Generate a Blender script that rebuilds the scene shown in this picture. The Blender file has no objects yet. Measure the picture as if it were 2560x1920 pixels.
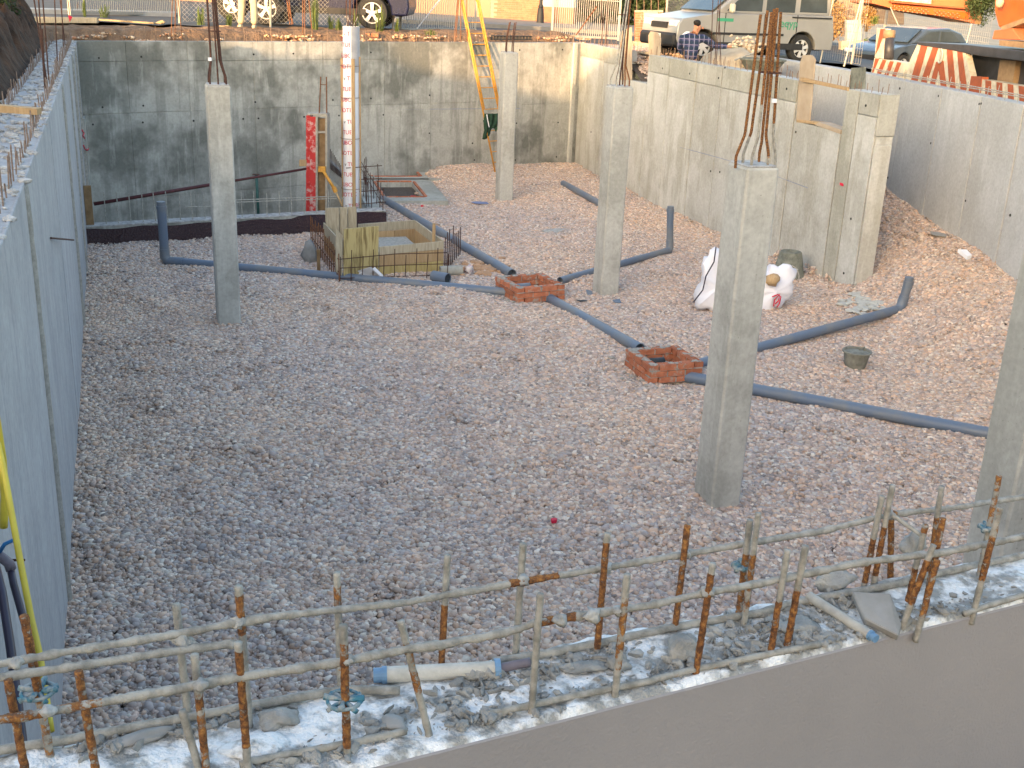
import bpy, bmesh, math, random
import numpy as np
from mathutils import Vector, Matrix, noise
random.seed(7); np.random.seed(7)
SC = bpy.context.scene
COL = SC.collection
# ------------------------------------------------------------------ camera, light, exposure
CAMZ = 4.44; FPX = 2815.0; PITCH = math.radians(19.5); ROLL = math.radians(2.36)
fw = Vector((0, math.cos(PITCH), -math.sin(PITCH))); rt0 = Vector((1, 0, 0)); up0 = rt0.cross(fw)
RT = math.cos(ROLL)*rt0 + math.sin(ROLL)*up0; UP = -math.sin(ROLL)*rt0 + math.cos(ROLL)*up0
cd = bpy.data.cameras.new('camera'); cam = bpy.data.objects.new('camera', cd); COL.objects.link(cam)
cd.sensor_width = 36; cd.lens = FPX/2560*36; cd.clip_start = .05; cd.clip_end = 3000
m = Matrix((RT, UP, -fw)).transposed().to_4x4(); m.translation = (0, 0, CAMZ); cam.matrix_world = m
SC.camera = cam
SUN_EL = 9.0; S_H = Vector((-.46, -.886, 0)).normalized()
SUN_D = (S_H*math.cos(math.radians(SUN_EL)) + Vector((0, 0, math.sin(math.radians(SUN_EL))))).normalized()
W = bpy.data.worlds.new('World'); SC.world = W; W.use_nodes = True
nt = W.node_tree; nt.nodes.clear()
sky = nt.nodes.new('ShaderNodeTexSky'); sky.sky_type = 'NISHITA'; sky.sun_disc = False
sky.sun_elevation = math.radians(SUN_EL); sky.sun_rotation = math.atan2(S_H.x, S_H.y)
sky.air_density = 1.0; sky.dust_density = 3.0; sky.ozone_density = 0.6
bg = nt.nodes.new('ShaderNodeBackground'); bg.inputs[1].default_value = 0.15
wo = nt.nodes.new('ShaderNodeOutputWorld'); nt.links.new(sky.outputs[0], bg.inputs[0]); nt.links.new(bg.outputs[0], wo.inputs[0])
sl = bpy.data.lights.new('sun', 'SUN'); sl.energy = 2.0; sl.angle = math.radians(.5); sl.color = (1, .62, .31)
so = bpy.data.objects.new('sun', sl); COL.objects.link(so); so.location = (0, 0, 30)
so.rotation_euler = SUN_D.to_track_quat('Z', 'Y').to_euler()
SC.view_settings.view_transform = 'Standard'; SC.view_settings.look = 'None'
SC.view_settings.exposure = 2.48; SC.view_settings.gamma = 1
# ------------------------------------------------------------------ geometry of the place
def ray(x, y): return fw + (x-1280)/FPX*RT - (y-960)/FPX*UP
O = Vector((0, 0, CAMZ))
def G(x, y, z=0.0):                      # point at height z
    d = ray(x, y); return O + d*((z-CAMZ)/d.z)
def D(x, y, Y):                          # point at forward distance Y
    d = ray(x, y); return O + d*(Y/d.y)
def VPl(x, y, A, B):                     # point on the upright plane through A and B
    n = Vector((-(B[1]-A[1]), B[0]-A[0], 0)); d = ray(x, y)
    return O + d*(n.dot(Vector((A[0], A[1], CAMZ))-O)/n.dot(d))
SA = Vector((0, 0, 1)); SZ0 = 3.24
def sz(x, y): return SZ0 - .024*(x+5) - .055*max(0, x-8)    # the street falls gently to the right
def GS(x, y):
    p = G(x, y, SZ0)
    for _ in range(12): p = G(x, y, sz(p.x, p.y))
    return p
TH = math.radians(19.3)
E1 = Vector((math.cos(TH), math.sin(TH), 0)); E2 = Vector((-math.sin(TH), math.cos(TH), 0)); EZ = Vector((0, 0, 1))
# ------------------------------------------------------------------ mesh builder
class MB:
    def __init__(s): s.v = []; s.f = []; s.a = []; s.mi = []; s.smooth = False
    def add(s, vs, fs, a=0.0, mi=0):
        n = len(s.v); s.v += [tuple(v) for v in vs]
        s.a += (a if isinstance(a, list) else [a]*len(vs))
        s.f += [tuple(i+n for i in f) for f in fs]; s.mi += [mi]*len(fs); return s
    def box(s, c, size, ax=None, mi=0):
        X, Y, Z = ax if ax else (Vector((1, 0, 0)), Vector((0, 1, 0)), EZ)
        c = Vector(c); X = X*size[0]/2; Y = Y*size[1]/2; Z = Z*size[2]/2
        vs = [c+i*X+j*Y+k*Z for k in (-1, 1) for i, j in ((-1, -1), (1, -1), (1, 1), (-1, 1))]
        return s.add(vs, [(3, 2, 1, 0), (4, 5, 6, 7), (0, 1, 5, 4), (1, 2, 6, 5), (2, 3, 7, 6), (3, 0, 4, 7)], mi=mi)
    def prism(s, poly, vec, mi=0):
        poly = [Vector(p) for p in poly]; vec = Vector(vec); n = len(poly)
        nn = Vector((0, 0, 0))
        for i in range(n): nn += poly[i].cross(poly[(i+1) % n])
        if nn.dot(vec) > 0: poly.reverse()
        vs = poly + [p+vec for p in poly]
        return s.add(vs, [tuple(range(n)), tuple(range(2*n-1, n-1, -1))] + [(i, i+n, (i+1) % n+n, (i+1) % n) for i in range(n)], mi=mi)
    def tube(s, pts, r, n=8, caps=True, jit=0.0, step=None, rust=None, mi=0, seed=0, hollow=0):
        pts = [Vector(p) for p in pts]; rs = r if isinstance(r, (list, tuple)) else [r]*len(pts)
        if step:
            q = []; rr = []
            for i in range(len(pts)-1):
                L = (pts[i+1]-pts[i]).length; k = max(1, int(L/step))
                for j in range(k): q.append(pts[i].lerp(pts[i+1], j/k)); rr.append(rs[i]+(rs[i+1]-rs[i])*j/k)
            q.append(pts[-1]); rr.append(rs[-1]); pts, rs = q, rr
        vs = []; at = []; m = len(pts); px = None
        tot = sum((pts[i+1]-pts[i]).length for i in range(m-1)) or 1; acc = 0
        rnd = random.Random(seed or hash((round(pts[0].x, 3), round(pts[-1].z, 3))) & 65535)
        for i, p in enumerate(pts):
            if i: acc += (p-pts[i-1]).length
            t = (pts[min(i+1, m-1)]-pts[max(i-1, 0)]).normalized()
            if px is None:
                px = t.cross(EZ) if abs(t.z) < .9 else t.cross(Vector((0, 1, 0)))
            px = (px - t*px.dot(t)).normalized(); py = t.cross(px); lf = 1+(jit*1.1*max(-.35, noise.noise(p*38)) if jit > .25 else 0)
            for k in range(n):
                a = 2*math.pi*k/n; R = rs[i]*lf*(1+(rnd.random()-.35)*jit)
                vs.append(p+px*(math.cos(a)*R)+py*(math.sin(a)*R)); at.append(rust(acc/tot) if rust else 0.0)
        fs = [(i*n+k, i*n+(k+1) % n, (i+1)*n+(k+1) % n, (i+1)*n+k) for i in range(m-1) for k in range(n)]
        if hollow:
            b = len(vs)
            for i in (0, m-1):
                c = pts[i]; ring = vs[i*n:(i+1)*n]; inn = [c+(Vector(v)-c)*hollow for v in ring]
                d = (pts[1]-pts[0]).normalized()*rs[0]*1.5 if i == 0 else (pts[-2]-pts[-1]).normalized()*rs[0]*1.5
                vs += inn + [v+d for v in inn]; at += [0.0]*(2*n)
                o = i*n
                for k in range(n):
                    k2 = (k+1) % n
                    f1 = (o+k, b+k, b+k2, o+k2); f2 = (b+k, b+n+k, b+n+k2, b+k2)
                    fs += [f1, f2] if i == 0 else [f1[::-1], f2[::-1]]
                f3 = tuple(b+n+k for k in range(n)); fs.append(f3 if i else f3[::-1]); b += 2*n
        elif caps: fs += [tuple(range(n-1, -1, -1)), tuple((m-1)*n+k for k in range(n))]
        return s.add(vs, fs, at, mi)
    def lathe(s, c, prof, n=16, ax=EZ, mi=0):
        c = Vector(c); ax = Vector(ax).normalized(); X = (ax.cross(Vector((0, 1, 0))) if abs(ax.y) < .9 else ax.cross(Vector((1, 0, 0)))).normalized(); Y = ax.cross(X)
        vs = [c+ax*h+(X*math.cos(2*math.pi*k/n)+Y*math.sin(2*math.pi*k/n))*r for r, h in prof for k in range(n)]
        fs = [(i*n+k, i*n+(k+1) % n, (i+1)*n+(k+1) % n, (i+1)*n+k) for i in range(len(prof)-1) for k in range(n)]
        return s.add(vs, fs, mi=mi)
    def rock(s, c, size, seed=0, flat=1.0, sub=2, ax=None, rough=.28):
        bm = bmesh.new(); bmesh.ops.create_icosphere(bm, subdivisions=sub, radius=1)
        X, Y, Z = ax if ax else (Vector((1, 0, 0)), Vector((0, 1, 0)), EZ)
        vs = []
        for v in bm.verts:
            d = v.co.normalized(); k = 1+rough*noise.noise(d*1.4+Vector((seed*3.1, seed*1.7, 0)))*1.6+rough*.5*noise.noise(d*4+Vector((seed, 0, 0)))
            q = d*k; vs.append(Vector(c)+X*q.x*size[0]+Y*q.y*size[1]+Z*q.z*size[2])
        s.add(vs, [tuple(v.index for v in f.verts) for f in bm.faces]); bm.free(); return s
def smooth(me, ang=None):
    if ang: me.shade_smooth_by_angle = None
    for p in me.polygons: p.use_smooth = True
def obj(name, mb, mats, parent=None, bevel=0, sm=False, angle=None, origin=None, seg=1, **tags):
    me = bpy.data.meshes.new(name)
    rootloc = Vector((0, 0, 0))
    if parent is not None:
        r = parent
        while r.parent: r = r.parent
        rootloc = r.location.copy()
    v = np.array(mb.v, dtype=float)
    if parent is None:
        if origin is None:
            lo = v.min(0); hi = v.max(0); rootloc = Vector(((lo[0]+hi[0])/2, (lo[1]+hi[1])/2, lo[2]))
        else: rootloc = Vector(origin)
    v = v - np.array(rootloc)
    me.from_pydata(v.tolist(), [], mb.f)
    if any(mb.a):
        at = me.attributes.new('rust', 'FLOAT', 'POINT'); at.data.foreach_set('value', mb.a)
    for m_ in (mats if isinstance(mats, (list, tuple)) else [mats]): me.materials.append(m_)
    if any(mb.mi): me.polygons.foreach_set('material_index', mb.mi)
    if sm:
        if angle:
            me.polygons.foreach_set('use_smooth', [True]*len(me.polygons)); me.update()
            try: me.set_sharp_from_angle(angle=math.radians(angle))
            except Exception: pass
        else: me.polygons.foreach_set('use_smooth', [True]*len(me.polygons))
    me.update()
    o = bpy.data.objects.new(name, me); COL.objects.link(o)
    if parent is None: o.location = rootloc
    else: o.parent = parent
    if bevel:
        b = o.modifiers.new('bevel', 'BEVEL'); b.width = bevel; b.segments = seg; b.limit_method = 'ANGLE'
    for k, val in tags.items(): o[k] = val
    return o
def thing(name, loc, label, category, group=None):
    o = bpy.data.objects.new(name, None); COL.objects.link(o); o.location = Vector(loc); o.empty_display_size = .2
    o['label'] = label; o['category'] = category
    if group: o['group'] = group
    return o
def inst(name, me, loc, rot=None, parent=None, scale=None):
    o = bpy.data.objects.new(name, me); COL.objects.link(o)
    rl = Vector((0, 0, 0))
    if parent is not None:
        r = parent
        while r.parent: r = r.parent
        rl = r.location; o.parent = parent
    o.location = Vector(loc)-rl
    if rot is not None: o.rotation_euler = rot
    if scale: o.scale = scale
    return o
# ------------------------------------------------------------------ materials
def nodes(name, rough=.8):
    m = bpy.data.materials.new(name); m.use_nodes = True; t = m.node_tree; b = t.nodes['Principled BSDF']
    b.inputs['Roughness'].default_value = rough; b.inputs['Specular IOR Level'].default_value = .3
    return m, t, b
def N(t, typ, **kw):
    n = t.nodes.new(typ)
    for k, v in kw.items(): setattr(n, k, v)
    return n
def pos(t, sc=(1, 1, 1)):
    g = N(t, 'ShaderNodeNewGeometry'); mp = N(t, 'ShaderNodeMapping'); mp.inputs['Scale'].default_value = sc
    t.links.new(g.outputs['Position'], mp.inputs['Vector']); return mp.outputs[0]
def noi(t, vec, scale, detail=4, rough=.55):
    n = N(t, 'ShaderNodeTexNoise'); n.inputs['Scale'].default_value = scale; n.inputs['Detail'].default_value = detail; n.inputs['Roughness'].default_value = rough
    t.links.new(vec, n.inputs['Vector']); return n.outputs[0]
def ramp(t, fac, stops):
    r = N(t, 'ShaderNodeValToRGB'); e = r.color_ramp.elements
    while len(e) < len(stops): e.new(.5)
    for i, (p, c) in enumerate(stops): e[i].position = p; e[i].color = (*c, 1) if len(c) == 3 else c
    t.links.new(fac, r.inputs[0]); return r.outputs[0]
def mixc(t, fac, a, b, mode='MIX'):
    n = N(t, 'ShaderNodeMix', data_type='RGBA', blend_type=mode)
    for s, v in ((0, fac), (6, a), (7, b)):
        if hasattr(v, 'links'): t.links.new(v, n.inputs[s])
        elif s == 0: n.inputs[0].default_value = v
        else: n.inputs[s].default_value = (*v, 1)
    return n.outputs[2]
def bump(t, b, h, strength=.3, dist=.01):
    n = N(t, 'ShaderNodeBump'); n.inputs['Strength'].default_value = strength; n.inputs['Distance'].default_value = dist
    t.links.new(h, n.inputs['Height']); t.links.new(n.outputs[0], b.inputs['Normal'])
def plain(name, c1, c2=None, scale=3, rough=.7, bs=0, bd=.004, bscale=60, stretch=(1, 1, 1), lo=.35, hi=.65, metal=0, spec=.3, rnd=0.0):
    m, t, b = nodes(name, rough); c2 = c2 or tuple(x*.75 for x in c1)
    p = pos(t, stretch); c = ramp(t, noi(t, p, scale, 6, .6), [(lo, c2), (hi, c1)])
    if rnd:
        oi = N(t, 'ShaderNodeObjectInfo'); mr = N(t, 'ShaderNodeMapRange'); mr.inputs[3].default_value = 1-rnd; mr.inputs[4].default_value = 1+rnd
        t.links.new(oi.outputs['Random'], mr.inputs[0]); cc = N(t, 'ShaderNodeCombineColor')
        for i in range(3): t.links.new(mr.outputs[0], cc.inputs[i])
        c = mixc(t, 1.0, c, cc.outputs[0], 'MULTIPLY')
    t.links.new(c, b.inputs['Base Color']); b.inputs['Metallic'].default_value = metal; b.inputs['Specular IOR Level'].default_value = spec
    if bs: bump(t, b, noi(t, pos(t), bscale, 4), bs, bd)
    return m
def concrete(name, light, mid, dark, damp=.5, streak=.5, blotch=.5, rnd=.06, wave=0.0, sk=(3.2, 3.2, .22)):
    m, t, b = nodes(name, .88)
    P = pos(t); big = noi(t, P, blotch, 5, .65); med = noi(t, P, 2.6, 8, .62); fine = noi(t, P, 22, 5, .6)
    st = noi(t, pos(t, sk), 1.6, 7, .66)
    c = ramp(t, med, [(.3, mid), (.62, light)])
    bigm = ramp(t, big, [(.43, (1, 1, 1)), (.52, (0, 0, 0))]); s2 = N(t, 'ShaderNodeMath', operation='MULTIPLY'); t.links.new(bigm, s2.inputs[0]); s2.inputs[1].default_value = damp
    c = mixc(t, s2.outputs[0], c, dark)
    b2 = ramp(t, noi(t, P, 1.15, 7, .68), [(.52, (0, 0, 0)), (.58, (1, 1, 1))]); s5 = N(t, 'ShaderNodeMath', operation='MULTIPLY'); t.links.new(b2, s5.inputs[0]); s5.inputs[1].default_value = damp*.5
    c = mixc(t, s5.outputs[0], c, tuple((d+l_)*.5 for d, l_ in zip(dark, mid)))
    stm = ramp(t, st, [(.51, (0, 0, 0)), (.60, (1, 1, 1))]); s3 = N(t, 'ShaderNodeMath', operation='MULTIPLY'); t.links.new(stm, s3.inputs[0]); s3.inputs[1].default_value = streak
    c = mixc(t, s3.outputs[0], c, tuple((d*1.1) for d in dark))
    sw = ramp(t, noi(t, pos(t, (2.2, 2.2, .35)), 2.3, 6, .7), [(.56, (0, 0, 0)), (.66, (1, 1, 1))]); s4 = N(t, 'ShaderNodeMath', operation='MULTIPLY'); t.links.new(sw, s4.inputs[0]); s4.inputs[1].default_value = .38
    c = mixc(t, s4.outputs[0], c, tuple(min(.62, l*1.22) for l in light))
    fm = ramp(t, fine, [(.25, (.82, .82, .82)), (.7, (1.06, 1.06, 1.06))]); c = mixc(t, 1.0, c, fm, 'MULTIPLY')
    pit = ramp(t, noi(t, P, 60, 2, .5), [(.70, (1, 1, 1)), (.76, (.55, .55, .55))]); c = mixc(t, 1.0, c, pit, 'MULTIPLY')
    oi = N(t, 'ShaderNodeObjectInfo'); mr = N(t, 'ShaderNodeMapRange'); mr.inputs[3].default_value = 1-rnd; mr.inputs[4].default_value = 1+rnd
    t.links.new(oi.outputs['Random'], mr.inputs[0]); cc = N(t, 'ShaderNodeCombineColor')
    for i in range(3): t.links.new(mr.outputs[0], cc.inputs[i])
    c = mixc(t, 1.0, c, cc.outputs[0], 'MULTIPLY')
    t.links.new(c, b.inputs['Base Color']); bump(t, b, med, .25, .02)
    return m
def crusty(name, crust=(.31, .30, .275), crust2=(.17, .165, .15), rustc=(.20, .085, .03), rust2=(.075, .034, .018)):
    m, t, b = nodes(name, .9); P = pos(t)
    n1 = noi(t, P, 34, 5, .65); c = ramp(t, n1, [(.35, crust2), (.6, crust)]); r = ramp(t, noi(t, P, 90, 4, .7), [(.40, rust2), (.55, rustc), (.66, (.32, .16, .05))])
    at = N(t, 'ShaderNodeAttribute'); at.attribute_name = 'rust'
    ad = N(t, 'ShaderNodeMath', operation='ADD'); t.links.new(at.outputs['Fac'], ad.inputs[0])
    n2 = noi(t, P, 45, 4, .7); t.links.new(n2, ad.inputs[1])
    f = ramp(t, ad.outputs[0], [(.98, (0, 0, 0)), (1.06, (1, 1, 1))]) if False else None
    mr = N(t, 'ShaderNodeMapRange'); mr.inputs[1].default_value = .98; mr.inputs[2].default_value = 1.06; t.links.new(ad.outputs[0], mr.inputs[0])
    c = mixc(t, mr.outputs[0], c, r); t.links.new(c, b.inputs['Base Color']); bump(t, b, noi(t, P, 140, 3), .6, .003)
    return m
M = {}
M['wall_back'] = concrete('concrete_back_wall', (.42, .42, .395), (.33, .33, .305), (.135, .14, .125), damp=.85, streak=.4, blotch=.38)
M['wall_pale'] = concrete('concrete_pale_wall', (.48, .48, .46), (.41, .41, .39), (.30, .29, .25), damp=.35, streak=.5, blotch=.35, sk=(1.5, 1.5, .3))
M['wall_end'] = concrete('concrete_right_wall', (.475, .48, .47), (.42, .425, .41), (.28, .275, .24), damp=.5, streak=.6, blotch=.5, sk=(1.5, 1.5, .34))
M['wall_damp'] = concrete('concrete_damp_band', (.40, .40, .37), (.33, .33, .30), (.25, .25, .215), damp=.6, streak=.4, blotch=.9)
M['wall_b'] = concrete('concrete_far_right_wall', (.46, .47, .48), (.41, .42, .43), (.33, .33, .32), damp=.4, streak=.25, blotch=.25)
M['wall_left'] = concrete('concrete_left_wall', (.37, .375, .395), (.31, .315, .335), (.21, .215, .235), damp=.3, streak=.35, blotch=.3)
M['column'] = concrete('concrete_column', (.445, .44, .415), (.375, .37, .35), (.25, .25, .225), damp=.5, streak=.35, blotch=1.1)
M['front'] = plain('smooth_grey_concrete', (.275, .264, .274), (.245, .236, .245), 2.3, .85, .5, .004, 130, lo=.3, hi=.7)
M['lime'] = plain('chalky_white_concrete', (.72, .73, .745), (.28, .28, .27), 17, .95, .8, .02, 50, lo=.42, hi=.56)
M['rough_top'] = plain('rough_wall_top', (.48, .48, .48), (.24, .24, .24), 12, .95, .8, .02, 40)
M['cement'] = plain('cement_lump', (.36, .36, .35), (.22, .22, .215), 14, .95, .8, .01, 90, rnd=.15)
M['slab_grey'] = plain('broken_slab', (.27, .27, .27), (.21, .21, .205), 12, .9, .3, .004, 90)
M['crust'] = crusty('cement_crusted_rebar')
M['rust'] = plain('rusty_steel', (.20, .085, .035), (.10, .042, .022), 40, .8, .5, .003, 220)
M['rust_dark'] = plain('dark_rusty_steel', (.085, .04, .028), (.045, .022, .018), 30, .75, .3, .002, 200)
M['rust_pale'] = plain('pale_rusty_rods', (.25, .17, .12), (.16, .10, .07), 20, .8)
M['rust_grey'] = plain('dusty_rusty_rods', (.26, .20, .165), (.13, .085, .065), 20, .8)
M['steel_grey'] = plain('cement_dusted_steel', (.40, .40, .37), (.24, .23, .20), 30, .8)
M['pvc'] = plain('grey_pvc', (.105, .14, .20), (.15, .165, .185), 2.2, .45, .05, .002, 60, lo=.38, hi=.56, spec=.5)
def brickmat():
    m, t, b = nodes('mortar_smeared_brick', .9); P = pos(t); c = ramp(t, noi(t, P, 14, 5), [(.35, (.36, .12, .065)), (.65, (.47, .175, .095))])
    k = ramp(t, noi(t, P, 9, 6, .7), [(.55, (0, 0, 0)), (.64, (1, 1, 1))]); c = mixc(t, k, c, (.33, .28, .24)); oi = N(t, 'ShaderNodeObjectInfo'); mr = N(t, 'ShaderNodeMapRange'); mr.inputs[3].default_value = .78; mr.inputs[4].default_value = 1.15
    t.links.new(oi.outputs['Random'], mr.inputs[0]); cc = N(t, 'ShaderNodeCombineColor')
    for i in range(3): t.links.new(mr.outputs[0], cc.inputs[i])
    c = mixc(t, 1.0, c, cc.outputs[0], 'MULTIPLY'); t.links.new(c, b.inputs['Base Color']); bump(t, b, noi(t, P, 120, 3), .5, .003); return m
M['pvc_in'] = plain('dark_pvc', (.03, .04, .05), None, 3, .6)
M['brick'] = plain('hollow_red_brick', (.50, .17, .085), (.38, .12, .06), 14, .85, .4, .003, 120, rnd=.16)
M['brick'] = brickmat()
M['mortar'] = plain('mortar', (.36, .34, .31), (.24, .23, .21), 20, .95, .8, .01, 70)
M['wood'] = plain('raw_board', (.42, .30, .17), (.32, .215, .115), 7, .8, .3, .003, 60, stretch=(6, 6, .6), rnd=.12)
M['wood_grey'] = plain('weathered_board', (.42, .37, .28), (.30, .26, .19), 7, .85, .3, .003, 60, stretch=(6, 6, .7), rnd=.1)
M['wood_yel'] = plain('mossy_board', (.44, .36, .17), (.20, .15, .065), 5, .8, .3, .003, 60, stretch=(5, 5, .5), lo=.38, hi=.55, rnd=.08)
M['wood_yel2'] = plain('yellowish_board', (.46, .37, .17), (.34, .26, .10), 6, .8, .3, .003, 60, stretch=(6, 6, .6))
M['wood_brown'] = plain('stained_timber', (.26, .17, .09), (.16, .10, .05), 8, .8, .3, .003, 60)
M['ply'] = plain('pale_plywood', (.40, .33, .25), (.33, .26, .19), 4, .8, 0)
M['yellow'] = plain('yellow_painted_steel', (.60, .31, .05), (.44, .20, .03), 12, .55, spec=.4)
M['redsteel'] = plain('red_formwork', (.42, .03, .03), (.50, .30, .29), 9, .6, .2, .003, 60, lo=.38, hi=.5)
M['prop'] = plain('maroon_prop', (.09, .025, .03), (.05, .02, .02), 20, .6)
M['green_prop'] = plain('green_prop', (.04, .11, .10), None, 20, .6)
M['membrane'] = plain('dimpled_membrane', (.045, .018, .02), (.03, .012, .014), 6, .45, spec=.4)
M['white'] = plain('white_plastic', (.74, .74, .78), (.66, .66, .70), 5, .5)
M['tube_paper'] = plain('white_card_tube', (.80, .80, .84), (.74, .74, .79), 5, .6)
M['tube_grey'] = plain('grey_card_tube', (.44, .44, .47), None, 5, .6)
M['redink'] = plain('red_print', (.62, .02, .06), None, 5, .6)
M['blackink'] = plain('black_print', (.03, .03, .03), None, 5, .6)
M['bluechalk'] = plain('blue_chalk', (.20, .25, .42), None, 5, .9)
M['yelhose'] = plain('yellow_conduit', (.52, .42, .04), (.42, .33, .03), 10, .5, spec=.5)
M['blkhose'] = plain('black_hose', (.025, .02, .045), None, 10, .45, spec=.5)
M['fitting'] = plain('grey_fitting', (.16, .14, .17), (.10, .09, .11), 20, .6)
M['bluegrip'] = plain('blue_grip', (.03, .20, .50), None, 10, .5)
M['spacer'] = plain('blue_spacer', (.04, .15, .22), (.28, .30, .30), 60, .8, lo=.4, hi=.6)
M['bluecap'] = plain('blue_plastic_cap', (.14, .26, .42), None, 10, .5)
M['asphalt'] = plain('asphalt', (.085, .087, .092), (.065, .067, .07), 2, .9, .3, .004, 80)
M['pave'] = plain('pavement', (.22, .21, .20), (.17, .165, .155), 1.5, .9, .2, .004, 60)
M['kerb'] = plain('kerb_stone', (.32, .35, .37), (.25, .27, .29), 4, .9)
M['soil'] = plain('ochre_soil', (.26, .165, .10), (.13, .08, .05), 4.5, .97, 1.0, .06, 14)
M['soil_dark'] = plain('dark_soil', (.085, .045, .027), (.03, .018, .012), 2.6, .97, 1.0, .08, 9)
M['under'] = plain('gravel_bed', (.11, .09, .078), (.06, .05, .045), 30, .97, .9, .02, 60)
M['ground'] = plain('ground', (.30, .27, .22), (.22, .20, .16), .4, .95)
M['sand'] = plain('building_sand', (.46, .38, .28), (.38, .31, .22), 6, .95, .5, .01, 90)
M['galv'] = plain('galvanised_steel', (.36, .34, .30), (.29, .275, .25), 20, .5, metal=.0, spec=.5)
M['galvdark'] = plain('fence_wire', (.34, .32, .28), None, 20, .6)
M['carblue'] = plain('dark_blue_paint', (.006, .009, .038), (.005, .007, .03), 3, .25, spec=.6)
M['carsilver'] = plain('silver_paint', (.30, .295, .29), (.27, .265, .26), 3, .3, metal=.2, spec=.6)
M['carslate'] = plain('slate_paint', (.07, .09, .12), (.06, .08, .105), 3, .25, metal=.2, spec=.6)
M['glass'] = plain('car_glass', (.05, .065, .075), (.03, .04, .045), 2, .08, spec=.8)
M['tyre'] = plain('tyre', (.02, .02, .02), (.03, .03, .03), 20, .8)
M['alloy'] = plain('alloy_rim', (.62, .62, .63), (.52, .52, .53), 8, .3, metal=.3, spec=.6)
M['blackpl'] = plain('black_plastic', (.025, .025, .027), None, 10, .6)
M['lamp'] = plain('lamp_lens', (.75, .74, .74), (.6, .6, .6), 10, .15, spec=.8)
M['redlens'] = plain('red_lens', (.45, .02, .03), None, 10, .2, spec=.8)
M['orange'] = plain('orange_paint', (.55, .10, .012), (.45, .08, .01), 3, .45, spec=.4)
M['orangepl'] = plain('orange_render', (.46, .14, .06), (.40, .12, .05), 2, .85)
M['stripew'] = plain('chipped_cream_paint', (.55, .50, .40), (.38, .31, .22), 8, .6, lo=.3, hi=.55)
M['striper'] = plain('faded_red_paint', (.36, .09, .035), (.27, .075, .035), 8, .6)
M['grime'] = plain('oily_steel', (.045, .043, .05), (.025, .024, .026), 6, .5, spec=.5)
M['brownsteel'] = plain('ochre_steel', (.30, .20, .11), (.22, .14, .08), 8, .6)
M['brickpink'] = plain('salmon_brick', (.34, .175, .11), (.27, .135, .085), 8, .85, rnd=.14)
M['mortarp'] = plain('pale_mortar', (.32, .25, .20), None, 8, .9)
M['render'] = plain('tan_render', (.30, .20, .135), (.26, .175, .12), 1, .9)
M['whitep'] = plain('white_render', (.38, .38, .37), (.32, .32, .31), 2, .8)
M['leaf'] = plain('hedge_leaf', (.045, .07, .022), (.02, .032, .012), 5, .7, rnd=.1)
M['weed'] = plain('weed_leaf', (.10, .14, .03), (.06, .085, .02), 5, .7)
M['dryleaf'] = plain('dry_shrub', (.34, .21, .085), (.25, .15, .06), 6, .8)
M['skin'] = plain('skin', (.50, .24, .14), (.42, .19, .11), 8, .55)
M['hair'] = plain('dark_hair', (.02, .015, .012), None, 8, .7)
M['khaki'] = plain('khaki_cloth', (.52, .46, .31), (.42, .36, .24), 10, .9)
M['glove'] = plain('work_glove', (.42, .42, .32), (.33, .33, .25), 10, .9)
M['greencloth'] = plain('dark_green_cloth', (.02, .055, .035), (.012, .03, .02), 10, .9)
M['bag'] = plain('woven_white_bag', (.72, .72, .78), (.64, .64, .71), 3, .6, .3, .01, 14)
M['tub'] = plain('dirty_rubber_tub', (.25, .245, .21), (.13, .13, .11), 9, .8)
M['shade_b'] = plain('pale_facade', (.45, .43, .40), (.40, .38, .35), .5, .9)
M['tubegreen'] = plain('grey_green_tub', (.20, .21, .18), (.10, .105, .09), 9, .7)
# plaid shirt
def plaid():
    m, t, b = nodes('plaid_cloth', .9); g = N(t, 'ShaderNodeTexCoord'); sx = N(t, 'ShaderNodeSeparateXYZ'); t.links.new(g.outputs['Object'], sx.inputs[0])
    def band(s, per, w, off=0):
        a = N(t, 'ShaderNodeMath', operation='ADD'); t.links.new(s, a.inputs[0]); a.inputs[1].default_value = 50+off
        d = N(t, 'ShaderNodeMath', operation='MODULO'); t.links.new(a.outputs[0], d.inputs[0]); d.inputs[1].default_value = per
        l = N(t, 'ShaderNodeMath', operation='LESS_THAN'); t.links.new(d.outputs[0], l.inputs[0]); l.inputs[1].default_value = w; return l.outputs[0]
    c = mixc(t, band(sx.outputs[0], .105, .045), (.05, .055, .13), (.02, .03, .075)); c2 = mixc(t, band(sx.outputs[2], .115, .05), c, (.015, .03, .06))
    c3 = mixc(t, band(sx.outputs[0], .105, .013, .03), c2, (.22, .22, .30)); c4 = mixc(t, band(sx.outputs[2], .115, .013, .03), c3, (.19, .16, .24))
    t.links.new(c4, b.inputs['Base Color']); return m
M['plaid'] = plaid()
def membrane():
    m, t, b = nodes('dimpled_membrane_sheet', .45); v = N(t, 'ShaderNodeTexVoronoi'); v.inputs['Scale'].default_value = 28; t.links.new(pos(t), v.inputs['Vector'])
    c = ramp(t, v.outputs['Distance'], [(.15, (.05, .025, .024)), (.4, (.028, .010, .012))]); t.links.new(c, b.inputs['Base Color']); bump(t, b, v.outputs['Distance'], .8, .02); return m
M['dimple'] = membrane()
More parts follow.
